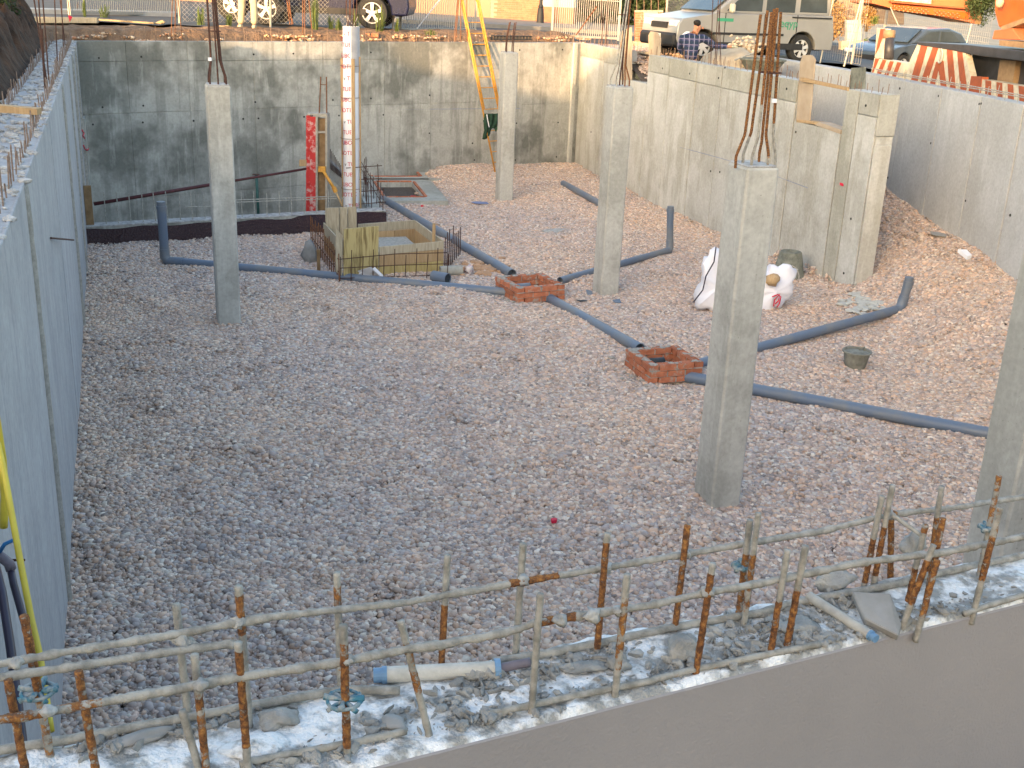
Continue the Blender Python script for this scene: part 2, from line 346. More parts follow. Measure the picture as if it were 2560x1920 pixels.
# pebbles: colour per pebble
def pebmat(name, tint):
    m, t, b = nodes(name, .75); a = N(t, 'ShaderNodeAttribute'); a.attribute_name = 'pc'
    n = noi(t, pos(t), 3.0, 3); v = ramp(t, noi(t, pos(t), .25, 3), [(.35, (.90, .92, .97)), (.65, (1.08, 1.03, .97))])
    f = ramp(t, n, [(.3, (.9, .9, .9)), (.7, (1.1, 1.1, 1.1))]); c = mixc(t, 1.0, a.outputs['Color'], f, 'MULTIPLY'); c = mixc(t, 1.0, c, v, 'MULTIPLY'); c = mixc(t, 1.0, c, tint, 'MULTIPLY')
    t.links.new(c, b.inputs['Base Color']); return m
M['pebble'] = pebmat('river_pebbles', (1.17, 1.155, 1.08))
M['dirtstone'] = pebmat('ochre_stones', (1, 1, 1))

# ------------------------------------------------------------------ main lines of the pit
ZT = 3.1
BL = Vector((-8.62, 22.42, 0)); BR = Vector((1.55, 30.50, 0))       # back wall
LN = Vector((-1.05, 1.45, 0)); LM = Vector((-2.66, 5.71, 0))        # left wall
AC = Vector((1.42, 30.40, 0)); AE = Vector((5.36, 17.45, 0))        # right wall
Bf = Vector((5.75, 29.6, 0)); Bn = Vector((8.3, 7.0, 0))
_b1 = G(2160, 183, 3.1); _b2 = G(2560, 262, 3.1)
bd = (_b2-_b1); bd.z = 0; bd.normalize()
Bk = Vector((_b1.x, _b1.y, 0)); Bn = Bk + bd*18
_b0 = G(1880, 137, 3.1); Bf = Vector((_b0.x, _b0.y, 0))
FA0 = Vector((-.25, 1.68, 0)); FA1 = Vector((1.25, 2.39, 0)); FD = (FA1-FA0).normalized()   # front wall, near top edge
FN = Vector((-FD.y, FD.x, 0))
FB0 = G(0, 1880, 3.1); FB1 = G(2560, 1375, 3.1)
# low wall of the deep pit
LW0 = G(170, 569, .35); LW1 = G(965, 526, .35)
for p in (LW0, LW1, FB0, FB1): p.z = 0
LW1b = G(895, 408, .35); LW1b.z = 0
def segdist(p, a, b):
    ab = (b-a).xy; t = max(0, min(1, (p.xy-a.xy).dot(ab)/ab.dot(ab))); return (p.xy-(a.xy+ab*t)).length
def side(p, a, b): return (b.x-a.x)*(p.y-a.y)-(b.y-a.y)*(p.x-a.x)   # >0 = left of a->b
def sst(a, b, x):
    t = max(0, min(1, (x-a)/(b-a))); return t*t*(3-2*t)
WAd = (AE-AC).normalized()
outA0 = Vector((0, 0, 0))
def gh(x, y, fr=None):
    p = Vector((x, y, 0)); h = .035*noise.noise(Vector((x*.5, y*.5, 0)))*2 + .04*noise.noise(Vector((x*1.5, y*1.5, 3)))
    # heap along the far right wall and the ramp behind the right wall
    dB = segdist(p, Bk, Bn) if y < Bk.y else segdist(p, Bk, Bf)
    hb = .30+.085*max(0, y-11)
    if y > 19.5: hb = 1.02+(y-19.5)*.10
    hb *= sst(8.5, 15.5, y)
    right = side(p, AC, AE) > 0 and y > AE.y-.3
    if y < AE.y-.0 and (fr is None or y < AE.y-.6): h += hb*(1-sst(0, 2.3, dB))
    elif (side(p, AC-outA0*.0, AE) > 0 if fr is None else fr):
        k = max(0, 1-dB/2.6)
        ramp_ = min(2.8, .13*max(0, y-AE.y)+1.5*sst(23.2, 27.8, y))
        h += max(hb*(1-sst(0, 2.3, dB)), ramp_)
    else:
        db = segdist(p, BL, BR); h += .20*(1-sst(0, 1.6, db))*sst(-2.6, -1.8, x)*(1-.8*sst(-1.5, 1.2, x)); h += (hb*(1-sst(0, 2.3, dB))*(1-sst(AE.y-.2, AE.y+.4, y)) if x > 4 else 0)
    # bank by the deep pit
    if x < -2.3 and y > 15: h += .04*(1-sst(0, 1.5, segdist(p, LW0, LW1)))
    return h
def onG(x, y, dz=0.0):
    z = dz
    for _ in range(6):
        p = G(x, y, z); z = gh(p.x, p.y)+dz
    return G(x, y, z)

# ------------------------------------------------------------------ ground
g = MB(); R = 900
xs = [-R, -200, -60, -30, 30, 60, 200, R]
g2 = [(-R, 31.0), (R, 31.0)]
# land: one sheet with the pit left open
hole = [LN+Vector((-6.5, -3, 0)), BL+Vector((-7.2, .6, 0)), BL+Vector((-1.0, .9, 0)), BR+Vector((-.6, .8, 0)), Vector((1.9, 31.2, 0)), Bf+Vector((.35, .6, 0)), Bk+Vector((.4, 0, 0)), Bn+Vector((.4, 0, 0)), Vector((Bn.x+.4, 1.0, 0))]
def landz(x, y): return sz(x, y)-.16
ring = []
ctr = Vector((0, 14, 0))
mb = MB(); K = len(hole)
inner = [Vector((p.x, p.y, landz(p.x, p.y))) for p in hole]
outer = []
for p in hole:
    d = (p-ctr); d.z = 0; d.normalize(); q = ctr+d*R; outer.append(Vector((q.x, q.y, 2.9)))
mid = []
for p in hole:
    d = (p-ctr); d.z = 0; L = d.length; d.normalize(); q = ctr+d*(L+45); mid.append(Vector((q.x, q.y, landz(q.x, q.y)+(0 if q.y > 0 else -.0))))
mb.add(inner+mid+outer, [(i, i+K, (i+1) % K+K, (i+1) % K) for i in range(K)]+[(i+K, i+2*K, (i+1) % K+2*K, (i+1) % K+K) for i in range(K)])
mb.f = [f[::-1] for f in mb.f]
obj('ground', mb, M['ground'], kind='structure')
# asphalt street sheet
def inpoly(x, y, poly):
    c = False; n = len(poly)
    for i in range(n):
        a, b = poly[i], poly[i-1]
        if (a[1] > y) != (b[1] > y) and x < (b[0]-a[0])*(y-a[1])/(b[1]-a[1])+a[0]: c = not c
    return c
def sheet(name, poly, mat, dz=0.0):
    mb = MB(); xa = -60; nx_ = 150; vs = [(xa+.8*i, 4+.8*j, sz(xa+.8*i, 4+.8*j)+dz) for j in range(75) for i in range(nx_+1)]
    fs_ = [(j*(nx_+1)+i, j*(nx_+1)+i+1, (j+1)*(nx_+1)+i+1, (j+1)*(nx_+1)+i) for j in range(74) for i in range(nx_) if inpoly(xa+.8*i+.4, 4.4+.8*j, poly)]
    mb.add(vs, fs_)
    return obj(name, mb, mat, kind='structure')
def gs2(x, y): p = GS(x, y); return (p.x, p.y)
s1 = gs2(20, 47); s2 = gs2(700, 72); s3 = gs2(1200, 92); s4 = gs2(1400, 100); s5 = gs2(2150, 165)
sheet('road', [s1, s2, s3, s4, (1.9, 31.4), (5.4, 29.8), s5, (12, 18), (16, 6), (60, 6), (60, 60), (-60, 60), (-60, 24)], M['asphalt'], 0)
# pale pavement across the road, with kerb
pv = [gs2(1190, 71), gs2(1400, 83), gs2(1420, 76), gs2(1400, 62), gs2(1220, 50)]
kz = .12
def raised(name, poly, mat, h):
    mb = MB(); mb.prism([(p[0], p[1], sz(p[0], p[1])-.05) for p in poly], (0, 0, h+.05)); return obj(name, mb, mat, kind='structure')
raised('pavement', [gs2(1000, 58), gs2(1190, 68), gs2(1400, 79), gs2(1600, 92), (8, 46), (-8, 46)], M['pave'], kz)
raised('kerb', [gs2(0, 32), gs2(440, 42), gs2(440, 38.5), gs2(0, 28.5)], M['kerb'], .10)
# gravel bed sheet
nx, ny = 110, 150; X0, X1, Y0, Y1 = -9.5, 10.5, 1.0, 31.5
mb = MB(); vs = []
for j in range(ny+1):
    for i in range(nx+1):
        x = X0+(X1-X0)*i/nx; y = Y0+(Y1-Y0)*j/ny; vs.append((x, y, gh(x, y)-.035))
def inpit(x, y):
    p = Vector((x, y, 0))
    if side(p, LW0, LW1) > -.02*0 and side(p, LW1, LW1b) > 0: return True
    return False
def outside(x, y, m=0.0):
    p = Vector((x, y, 0))
    if side(p, LM, BL) > m: return True
    if side(p, BL, BR) > m: return True
    if y > 17 and side(p, Bf, Bk) < -5: pass
    return False
def infoot(x, y, m=0):
    for q in (HOLES):
        if abs((Vector((x, y, 0))-q[0]).dot(q[3])) < q[1]+m and abs((Vector((x, y, 0))-q[0]).dot(q[4])) < q[2]+m: return True
    return False
def P3(x, y, z): return G(x, y, z)
pitA = [G(1243, 682, .25), G(1353, 674, .25), G(1420, 709, .25), G(1285, 720, .25)]
pitB = [G(1567, 869, .22), G(1694, 859, .22), G(1756, 899, .22), G(1626, 908, .22)]
def rect(ps):                       # centre, half sizes and axes of the rectangle through four corners
    c = sum(ps, Vector())/4; a = ((ps[1]-ps[0])+(ps[2]-ps[3]))/2; a.z = 0; b = ((ps[3]-ps[0])+(ps[2]-ps[1]))/2; b.z = 0
    ax = a.normalized(); bx = Vector((-ax.y, ax.x, 0)); bx = bx if bx.dot(b) > 0 else -bx
    return [Vector((c.x, c.y, 0)), a.length/2, b.length/2, ax, bx]
RA = rect(pitA); RB = rect(pitB)
RA[1] = RA[2] = .40; RB[1] = .36; RB[2] = .36
BOXc = [G(855, 577, .55), G(1040, 550, .55), G(1108, 602, .55), G(918, 618, .55)]
RX = rect([G(808, 557, .48), G(1040, 550, .48), G(1108, 602, .48), G(852, 610, .48)])
H1 = rect([G(918, 431, .02), G(1030, 431, .02), G(1050, 448, .02), G(940, 448, .02)])
H2 = rect([G(938, 462, .02), G(1028, 462, .02), G(1062, 500, .02), G(968, 500, .02)])
HOLES = [[RA[0], RA[1]-.12, RA[2]-.12, RA[3], RA[4]], [RB[0], RB[1]-.12, RB[2]-.12, RB[3], RB[4]], H1, H2]
fs = []
for j in range(ny):
    for i in range(nx):
        x = X0+(X1-X0)*(i+.5)/nx; y = Y0+(Y1-Y0)*(j+.5)/ny
        if inpit(x, y) or outside(x, y, 1.5): continue
        fs.append((j*(nx+1)+i, j*(nx+1)+i+1, (j+1)*(nx+1)+i+1, (j+1)*(nx+1)+i))
fa = [f for f in fs if not (vs[f[0]][1] > AE.y-.35 and side(Vector((vs[f[0]][0]+.09, vs[f[0]][1]+.1, 0)), AC, AE) > -.0)]
mb.add(vs, fa); mb.v = [(x, y, gh(x, y, False)-.035) if y > AE.y-.6 else (x, y, z) for x, y, z in mb.v]
obj('gravel_bed', mb, M['under'], kind='structure', sm=True)
mb = MB(); nu, nv = 90, 30; vs = []
wn = Vector((WAd.y, -WAd.x, 0)); wn = wn if wn.x > 0 else -wn
for i in range(nu+1):
    for j in range(nv+1):
        q = AE-WAd*((AE-AC).length*i/nu)+wn*(.12+4.6*j/nv)+WAd*(.5*(1-i/nu)); vs.append((q.x, q.y, gh(q.x, q.y, True)-.035))
mb.add(vs, [(i*(nv+1)+j, (i+1)*(nv+1)+j, (i+1)*(nv+1)+j+1, i*(nv+1)+j+1) for i in range(nu) for j in range(nv)])
mb.f = [f[::-1] for f in mb.f]
obj('ramp_bed', mb, M['under'], kind='structure', sm=True)
# pebble clumps
PAL = [(.42, .31, .27), (.37, .28, .25), (.46, .36, .31), (.33, .26, .24), (.29, .25, .25), (.39, .33, .31), (.50, .42, .37), (.25, .21, .20), (.41, .29, .23), (.36, .32, .32), (.47, .34, .27), (.54, .48, .44), (.43, .36, .32), (.40, .31, .27)]
def clump(name, n, rad, smin, smax, pal, mat, sub=1, flat=.6, seed=1, layer=.02):
    rnd = random.Random(seed); bm = bmesh.new(); bmesh.ops.create_icosphere(bm, subdivisions=sub, radius=1)
    bv = np.array([v.co[:] for v in bm.verts]); bf = np.array([[v.index for v in f.verts] for f in bm.faces]); bm.free()
    V = []; F = []; C = []
    for k in range(n):
        a = rnd.random()*6.283; r = rad*math.sqrt(rnd.random()); s = smin+(smax-smin)*rnd.random()**1.6
        sc = np.array([s*(.8+.6*rnd.random()), s*(.65+.35*rnd.random()), s*flat*(.75+.5*rnd.random())])
        R_ = np.array(Matrix.Rotation(rnd.random()*6.283, 3, 'Z') @ Matrix.Rotation((rnd.random()-.5)*1.3, 3, 'X') @ Matrix.Rotation((rnd.random()-.5)*1.0, 3, 'Y'))
        jit = 1+(np.random.RandomState(seed*999+k).rand(len(bv), 1)-.5)*.26
        v = (bv*jit*sc)@R_.T + np.array([r*math.cos(a), r*math.sin(a), (rnd.random()-.4)*layer])
        F.append(bf+len(bv)*k); V.append(v); c = np.array(rnd.choice(pal))*(.74+.50*rnd.random()); C.append(np.tile(np.append(c, 1), (len(bv), 1)))
    me = bpy.data.meshes.new(name); me.from_pydata(np.vstack(V).tolist(), [], np.vstack(F).tolist())
    at = me.color_attributes.new('pc', 'FLOAT_COLOR', 'POINT'); at.data.foreach_set('color', np.vstack(C).ravel())
    me.polygons.foreach_set('use_smooth', [True]*len(me.polygons)); me.materials.append(mat); me.update()
    return bpy.data.objects.new(name, me)
def scatter(name, pts, rots, scl, coll, n, mat, kind='stuff'):
    me = bpy.data.meshes.new(name); me.from_pydata([tuple(p) for p in pts], [], [])
    a = me.attributes.new('rot', 'FLOAT_VECTOR', 'POINT'); a.data.foreach_set('vector', np.array(rots, dtype=float).ravel())
    a = me.attributes.new('idx', 'INT', 'POINT'); a.data.foreach_set('value', [random.randrange(n) for _ in pts])
    a = me.attributes.new('scl', 'FLOAT', 'POINT'); a.data.foreach_set('value', scl)
    me.materials.append(mat); o = bpy.data.objects.new(name, me); COL.objects.link(o); o['kind'] = kind
    ng = bpy.data.node_groups.new(name+'_nodes', 'GeometryNodeTree'); ng.interface.new_socket('Geometry', in_out='INPUT', socket_type='NodeSocketGeometry'); ng.interface.new_socket('Geometry', in_out='OUTPUT', socket_type='NodeSocketGeometry')
    gi = ng.nodes.new('NodeGroupInput'); go = ng.nodes.new('NodeGroupOutput'); ip = ng.nodes.new('GeometryNodeInstanceOnPoints'); ci = ng.nodes.new('GeometryNodeCollectionInfo')
    ci.inputs['Collection'].default_value = coll; ci.inputs['Separate Children'].default_value = True; ci.inputs['Reset Children'].default_value = True
    def attr(nm, ty):
        x = ng.nodes.new('GeometryNodeInputNamedAttribute'); x.data_type = ty; x.inputs['Name'].default_value = nm; return [s for s in x.outputs if s.enabled][0]
    L = ng.links; L.new(gi.outputs[0], ip.inputs['Points']); L.new(ci.outputs[0], ip.inputs['Instance']); ip.inputs['Pick Instance'].default_value = True
    L.new(attr('idx', 'INT'), ip.inputs['Instance Index']); L.new(attr('rot', 'FLOAT_VECTOR'), ip.inputs['Rotation']); L.new(attr('scl', 'FLOAT'), ip.inputs['Scale']); L.new(ip.outputs[0], go.inputs[0])
    o.modifiers.new('scatter', 'NODES').node_group = ng
    return o
def mkcoll(name, obs):
    c = bpy.data.collections.new(name)
    for o in obs: c.objects.link(o)
    return c
NV = 6
cg = mkcoll('pebble_clumps', [clump('pebble_clump', 150, .23, .012, .036, PAL, M['pebble'], seed=k+1) for k in range(NV)])
pts = []; rots = []; scl = []
st = .185
y = 1.6
while y < 31.2:
    x = -9.5
    while x < 10.2:
        px = x+(random.random()-.5)*st*.8; py = y+(random.random()-.5)*st*.8; x += st
        if inpit(px, py) or inpit(px-.13, py+.12) or inpit(px, py+.17) or outside(px, py, .05) or infoot(px, py, .16): continue
        p = Vector((px, py, 0))
        if py > AE.y-.1 and 0 < side(p, AC, AE)/13.5 < .40: continue
        if abs((p-RX[0]).dot(RX[3])) < RX[1] and abs((p-RX[0]).dot(RX[4])) < RX[2]: continue
        if segdist(p, H1[0], H2[0]) < .55 and px < -2.2: continue
        if py < 17.2 and side(p, Bk, Bn) > 0 and py < Bk.y: continue
        if py > Bk.y and side(p, Bf, Bk) > 0: continue
        if side(p, FB0, FB1) < -.3: continue
        e = .15; z = gh(px, py); dx = (gh(px+e, py)-z)/e; dy = (gh(px, py+e)-z)/e
        if abs(dx) > 2 or abs(dy) > 2: continue
        q = Vector((-dx, -dy, 1)).to_track_quat('Z', 'Y').to_matrix() @ Matrix.Rotation(random.random()*6.283, 3, 'Z')
        pts.append((px, py, z-.012)); rots.append(tuple(q.to_euler())); scl.append(.95+.3*random.random())
    y += st
print('clumps', len(pts))
o = scatter('gravel', pts, rots, scl, cg, NV, M['pebble'])
# ------------------------------------------------------------------ walls
def topz(p): return ZT
def wall(name, label, A, B, thick, out, z0, zt, vj, hj, mat, top=None, gap=.009, deep=.008, holes=None, cat='wall', poly=None):
    """concrete wall A->B whose face looks away from 'out'; vj: joints along it in metres, hj: list of joint heights"""
    root = thing(name, ((A+B)/2).to_3d().xy.to_3d()+Vector((0, 0, z0)), label, cat)
    L = (B-A).length; d = (B-A).normalized()
    mb = MB(); mb.box((A+B)/2+out*(thick/2+deep)+EZ*((z0+zt)/2), (L, thick-.0, zt-z0-.006), (d, out, EZ)); obj('wall_core', mb, mat, root)
    v = [0]+vj+[L]
    for i in range(len(v)-1):
        hs = [z0]+(hj if not callable(hj) else hj(i))+[zt]
        for j in range(len(hs)-1):
            a, b = v[i]+gap/2, v[i+1]-gap/2; c, e = hs[j]+gap/2, hs[j+1]-(gap/2 if j < len(hs)-2 else -.002)
            off = .02*random.random()*.5; mb = MB()
            mb.box(A+d*(a+b)/2+out*(.011-off/2)+EZ*(c+e)/2, (b-a, .018+off, e-c), (d, out, EZ)); obj('panel', mb, mat, root, bevel=.004)
    return root, d, L
def tieholes(root, pts, nrm, r=.022):
    mb = MB()
    for p in pts: mb.lathe(Vector(p)+nrm*.006, [(r, -.004), (r*.9, .004), (.001, .004)], 8, nrm)
    obj('tie_hole', mb, M['blackink'], root)
outB = Vector((-(BR-BL).y, (BR-BL).x, 0)).normalized()   # away from the pit
bdir = (BR-BL).normalized(); BLn = (BR-BL).length
def alB(x, y): return (VPl(x, y, BL, BR)-BL).xy.dot(bdir.xy)
vj = [alB(q, 350) for q in (330, 480, 640, 810, 961, 1075, 1185, 1290, 1393)]
def hjB(i):
    return [.0, 1.72, 2.72] if i < 5 else ([1.7] if i < 8 else [1.6])
rootB, _, _ = wall('retaining_wall', 'long grey stained concrete wall at the back of the pit, sunlit along its upper edge', BL, BR, .3, outB, -2.2, ZT, vj, hjB, M['wall_back'])
tieholes(rootB, [VPl(*q, BL, BR) for q in [(247, 145), (353, 142), (256, 268), (358, 264), (232, 311), (357, 306), (484, 302), (634, 136), (733, 134), (638, 255), (608, 297), (646, 296), (760, 292), (847, 289), (832, 250), (927, 131), (927, 246), (958, 287), (1074, 238), (1073, 333), (1181, 358), (1186, 400), (1299, 125), (1406, 124), (1395, 306), (1291, 308), (1288, 400), (1391, 392)]], -outB)
mb = MB(); q = [VPl(1000, 273.5, BL, BR), VPl(1300, 271, BL, BR)]; mb.tube([p-outB*.003 for p in q], .004, 4); obj('chalk_line', mb, M['bluechalk'], rootB)
mb = MB(); k = alB(1425, 250); mb.box(BL+bdir*(BLn-.38)-outB*.03+EZ*1.5, (.13, .07, 3.2), (bdir, outB, EZ)); obj('corner_strip', mb, M['wall_pale'], rootB, bevel=.01)
# rim rods on the back wall
rodm = MB(); rodm.tube([(0, 0, -.02), (0, 0, .22)], .006, 5); rod_me = None
def rods(root, A, d, L, step, h0, h1, inset, out, mat=M['rust_pale'], jitter=.15, z=ZT, r=.0055):
    me0 = None; k = .1
    while k < L-.05:
        p = A+d*k+out*inset+EZ*z; hh = h0+(h1-h0)*random.random()
        if me0 is None:
            o_ = obj('rebar', MB().tube([p-EZ*.02, p+EZ*1.0], r, 5), mat, root); me0 = o_.data
            v = np.array([tuple(x.co) for x in me0.vertices]); off = np.array(p-root.location); 
            for i, x in enumerate(me0.vertices): x.co = Vector(v[i]-off)
            o_.location = p-root.location; o_.scale = (1, 1, hh)
        else:
            o_ = inst('rebar', me0, p, ((random.random()-.5)*.15, (random.random()-.5)*.15, 0), root, (1, 1, hh))
        k += step*(1+(random.random()-.5)*jitter*4)
rods(rootB, BL, bdir, BLn, .21, .12, .3, .08, outB); rods(rootB, BL, bdir, BLn, .23, .1, .27, .24, outB)
mb = MB(); mb.tube([BL+bdir*2+outB*.08+EZ*(ZT+.17), BL+bdir*6.5+outB*.08+EZ*(ZT+.15)], .006, 5); mb.tube([BL+bdir*7.3+outB*.24+EZ*(ZT+.1), BL+bdir*12+outB*.2+EZ*(ZT+.13)], .006, 5); obj('tie_rod', mb, M['rust_pale'], rootB)
# left wall
ld = (BL-LM).normalized(); outL = Vector((-ld.y, ld.x, 0))
lA = LM-ld*4.4; LL = (BL-lA).length
def alL(x, y, z): p = G(x, y, z); return (p-lA).xy.dot(ld.xy)
vjL = [2.9, alL(168, 1500, 0), alL(190, 1050, 0), alL(196, 815, 0), alL(203, 700, 0), alL(210, 620, 0), LL-1.2]
rootL, _, _ = wall('retaining_wall', 'bluish concrete wall along the left side of the pit with upright mortar ridges', lA, BL, .48, outL, -2.2, ZT, vjL, [], M['wall_left'])
for s, w, pr in ((vjL[1], .10, .06), (vjL[3], .11, .07), (vjL[4]+.5, .10, .06), (vjL[5]+.5, .12, .05), (LL-1.6, .12, .05)):
    mb = MB(); p0 = lA+ld*s+outL*.022; mb.tube([p0+EZ*(-.1 if s < LL-4 else -2), p0+EZ*(ZT-.02)], [w*.55, w*.5], 8, jit=.14, step=.12); obj('mortar_ridge', mb, M['mortar'], rootL, sm=True)
mb = MB(); c = lA+ld*(LL-.38)-outL*.012
mb.box(lA+ld*(LL-.28)-outL*.03+EZ*.2, (.56, .04, 3.0), (ld, outL, EZ)); obj('pale_panel', mb, M['wall_pale'], rootL)
mb = MB()
for pl in ([(205, 325), (210, 333), (207, 340), (212, 346)], [(209, 364), (212, 372), (218, 376), (222, 371)]):
    mb.tube([VPl(*q, lA-outL*.06, BL-outL*.06) for q in pl], .012, 5)
obj('red_mark', mb, M['redink'], rootL)
mb = MB(); a = VPl(124, 595, lA, BL); b_ = VPl(151, 601, lA, BL); mb.tube([a-outL*.01, b_-outL*.12], .009, 6); obj('nail', mb, M['rust_dark'], rootL)
# rough crumbled top of left wall, near to far
mb = MB(); rr = random.Random(4)
for k in range(1500):
    s = rr.random()*LL; w = rr.random()*.48; sz_ = .008+.036*rr.random()**2
    mb.rock(lA+ld*s+outL*w+EZ*(ZT+.004), (sz_*1.3, sz_, sz_*.6), k, sub=1)
obj('wall_rubble', mb, M['rough_top'], rootL, kind='stuff')
rods(rootL, lA, ld, LL, .22, .08, .24, .07, outL, M['rust_grey']); rods(rootL, lA, ld, LL, .22, .08, .24, .40, outL, M['rust_grey'])
mb = MB()
for (bx, by, tx, ty) in ((122, 200, 95, -160), (118, 205, 60, -160), (143, 150, 128, -180), (165, 135, 128, -200), (160, 140, 145, -190), (183, 118, 150, -160), (190, 100, 215, -140), (100, 95, 82, -200), (108, 170, 105, 55)):
    b0 = VPl(bx, by, lA+outL*.15, BL+outL*.15); b0.z = ZT-.02; t0 = D(tx, ty, b0.y)
    mb = MB(); mb.tube([b0, b0.lerp(t0, .9)], .009, 6); obj('starter_bar', mb, M['rust_dark'], rootL)
# right wall with the two notches
outA = Vector((WAd.y, -WAd.x, 0)); outA = outA if outA.x > 0 else -outA
LA = (AE-AC).length
def alA(x, y): return (VPl(x, y, AC, AE)-AC).xy.dot(WAd.xy)
def zA(x, y): return VPl(x, y, AC, AE).z
n1a, n1b, n1z = alA(1560, 160), alA(1621, 160), zA(1600, 206)
n2a, n2b, n2z = alA(1992, 240), alA(2112, 260), zA(2050, 318)
rootA = thing('retaining_wall', (3.4, 24, -.3), 'pale streaky concrete wall on the right with a square notch cut in its top', 'wall')
def slabA(a, b, z0, z1, back=0.0, mat=M['wall_end'], nm='wall_core'):
    mb = MB(); mb.box(AC+WAd*(a+b)/2+outA*(.172+back)+EZ*(z0+z1)/2, (b-a, .28, z1-z0), (WAd, outA, EZ)); return obj(nm, mb, mat, rootA)
slabA(0, n1a, -.3, ZT); slabA(n1a, n1b, -.3, n1z); slabA(n1b, n2a, -.3, ZT); slabA(n2a, n2b, -.3, n2z); slabA(n2b, LA-.001, -.3, ZT-.0)
js = [0, alA(1500, 300), n1a, n1b, alA(1655, 400), alA(1722, 400), alA(1785, 400), alA(1850, 500), alA(1915, 500), n2a, n2b, alA(2120, 450) if alA(2120, 450) > n2b+.1 else n2b+.3, LA-.02]
js = sorted(js)
for i in range(len(js)-1):
    a, b = js[i]+.014, js[i+1]-.014
    if b-a < .05: continue
    mid_ = (a+b)/2; z1 = n1z if n1a < mid_ < n1b else (n2z if n2a < mid_ < n2b else ZT)
    lv = [(-.3, z1)]
    if z1 == ZT and b-a > .5: zz = ZT-.32-.06*random.random(); lv = [(-.3, zz-.006), (zz+.006, ZT)]
    for z0_, z1_ in lv:
        off = random.random()*.008; mb = MB(); mb.box(AC+WAd*(a+b)/2+outA*(.011-off/2)+EZ*(z0_+z1_)/2, (b-a, .018+off, z1_-z0_), (WAd, outA, EZ)); obj('panel', mb, M['wall_end'] if z1_ < ZT-.1 or z1_ < z1-.01 else M['wall_damp'], rootA, bevel=.004)
mb = MB(); mb.box(AE+WAd*.012+outA*.15+EZ*(ZT-.3), (.03, .33, .62), (WAd, outA, EZ)); obj('end_cap', mb, M['wall_damp'], rootA, bevel=.008)
mb = MB(); mb.box(AE+WAd*.006+outA*.15+EZ*1.05, (.03, .30, 2.6), (WAd, outA, EZ)); obj('end_panel', mb, M['wall_pale'], rootA, bevel=.006)
tieholes(rootA, [VPl(*q, AC, AE) for q in [(1657, 171), (1725, 184), (1797, 195), (1813, 169), (1777, 428), (1967, 222), (2165, 264), (1800, 430), (2110, 683), (2128, 547), (1990, 330), (1478, 330)]], -outA)
mb = MB(); mb.tube([VPl(*q, AC, AE)-outA*.003 for q in ((1700, 368), (1800, 395), (1900, 425), (2020, 470))], .004, 4); obj('chalk_line', mb, M['bluechalk'], rootA)
mb = MB(); mb.box(VPl(2105, 461, AC, AE)-outA*.006, (.09, .01, .045), (WAd, outA, (EZ*.9+WAd*-.45).normalized())); obj('red_mark', mb, M['redink'], rootA)
rods(rootA, AC, WAd, LA, .24, .08, .22, .08, outA, M['rust_pale']); rods(rootA, AC, WAd, LA, .26, .08, .2, .22, outA, M['rust_pale'])
# column bars standing on right wall
for (bx, by, tx, ty) in ((1777, 160, 1783, -20), (1787, 162, 1797, -20), (1803, 164, 1797, 12), (1790, 163, 1803, -15), (1501, 119, 1513, 25), (1506, 120, 1503, -20), (1516, 122, 1520, -10), (1512, 122, 1518, 30)):
    b0 = VPl(bx, by, AC+outA*.15, AE+outA*.15); b0.z = ZT-.02; t0 = D(tx, ty, b0.y); obj('starter_bar', MB().tube([b0, t0], .008, 6), M['rust_dark'], rootA)
# far right wall (two straight runs)
for (A_, B_, lab, n) in ((Bf, Bk, 'short far run of pale concrete wall behind the notched wall', 2), (Bk, Bn, 'smooth pale concrete wall at the right edge below the striped crane truck', 0)):
    d_ = (B_-A_).normalized(); o_ = Vector((-d_.y, d_.x, 0)); L_ = (B_-A_).length
    if n == 0: v_ = [(VPl(q, 350, Bk, Bn)-Bk).xy.dot(bd.xy) for q in (2243, 2336, 2437, 2545)]; v_ += [v_[-1]+1.25*k for k in range(1, 8)]; v_ = [q for q in v_ if .2 < q < L_-.3]
    else: v_ = [L_*.33, L_*.66]
    r_, _, _ = wall('retaining_wall', lab, A_, B_, .3, o_, -.4, ZT, v_, [], M['wall_b'], gap=.022, deep=.019)
    if n == 0:
        tieholes(r_, [VPl(*q, Bk, Bn) for q in [(2250, 221), (2347, 240), (2449, 260), (2454, 259), (2220, 444), (2415, 502), (2526, 538), (2235, 334), (2328, 358)]], -o_)
        rods(r_, A_, d_, L_, .33, .1, .2, .1, o_, M['steel_grey'])
        mb = MB(); mb.tube([A_+d_*.2+o_*.1+EZ*(ZT+.10), A_+d_*9+o_*.1+EZ*(ZT+.12)], .009, 6); mb.tube([A_+d_*.2+o_*.2+EZ*(ZT+.06), A_+d_*9+o_*.24+EZ*(ZT+.07)], .009, 6); obj('tie_rod', mb, M['steel_grey'], r_)
# ------------------------------------------------------------------ front wall
fd = (FA1-FA0).normalized(); fn_ = FN if FN.y > 0 else -FN
rootF = thing('retaining_wall', (.3, 1.95, -1), 'nearest concrete wall with smooth grey face, white chalky top and crusted reinforcing bars', 'wall')
a0 = FA0-fd*2.2; a1 = FA1+fd*2.6; b0 = FB0-(FB1-FB0).normalized()*1.3; b1 = FB1+(FB1-FB0).normalized()*2.2
mb = MB(); 
mb.prism([(a0.x, a0.y, -1), (a1.x, a1.y, -1), (b1.x, b1.y, -1), (b0.x, b0.y, -1)], (0, 0, ZT+1-.012)); obj('wall_core', mb, M['front'], rootF, bevel=.003)
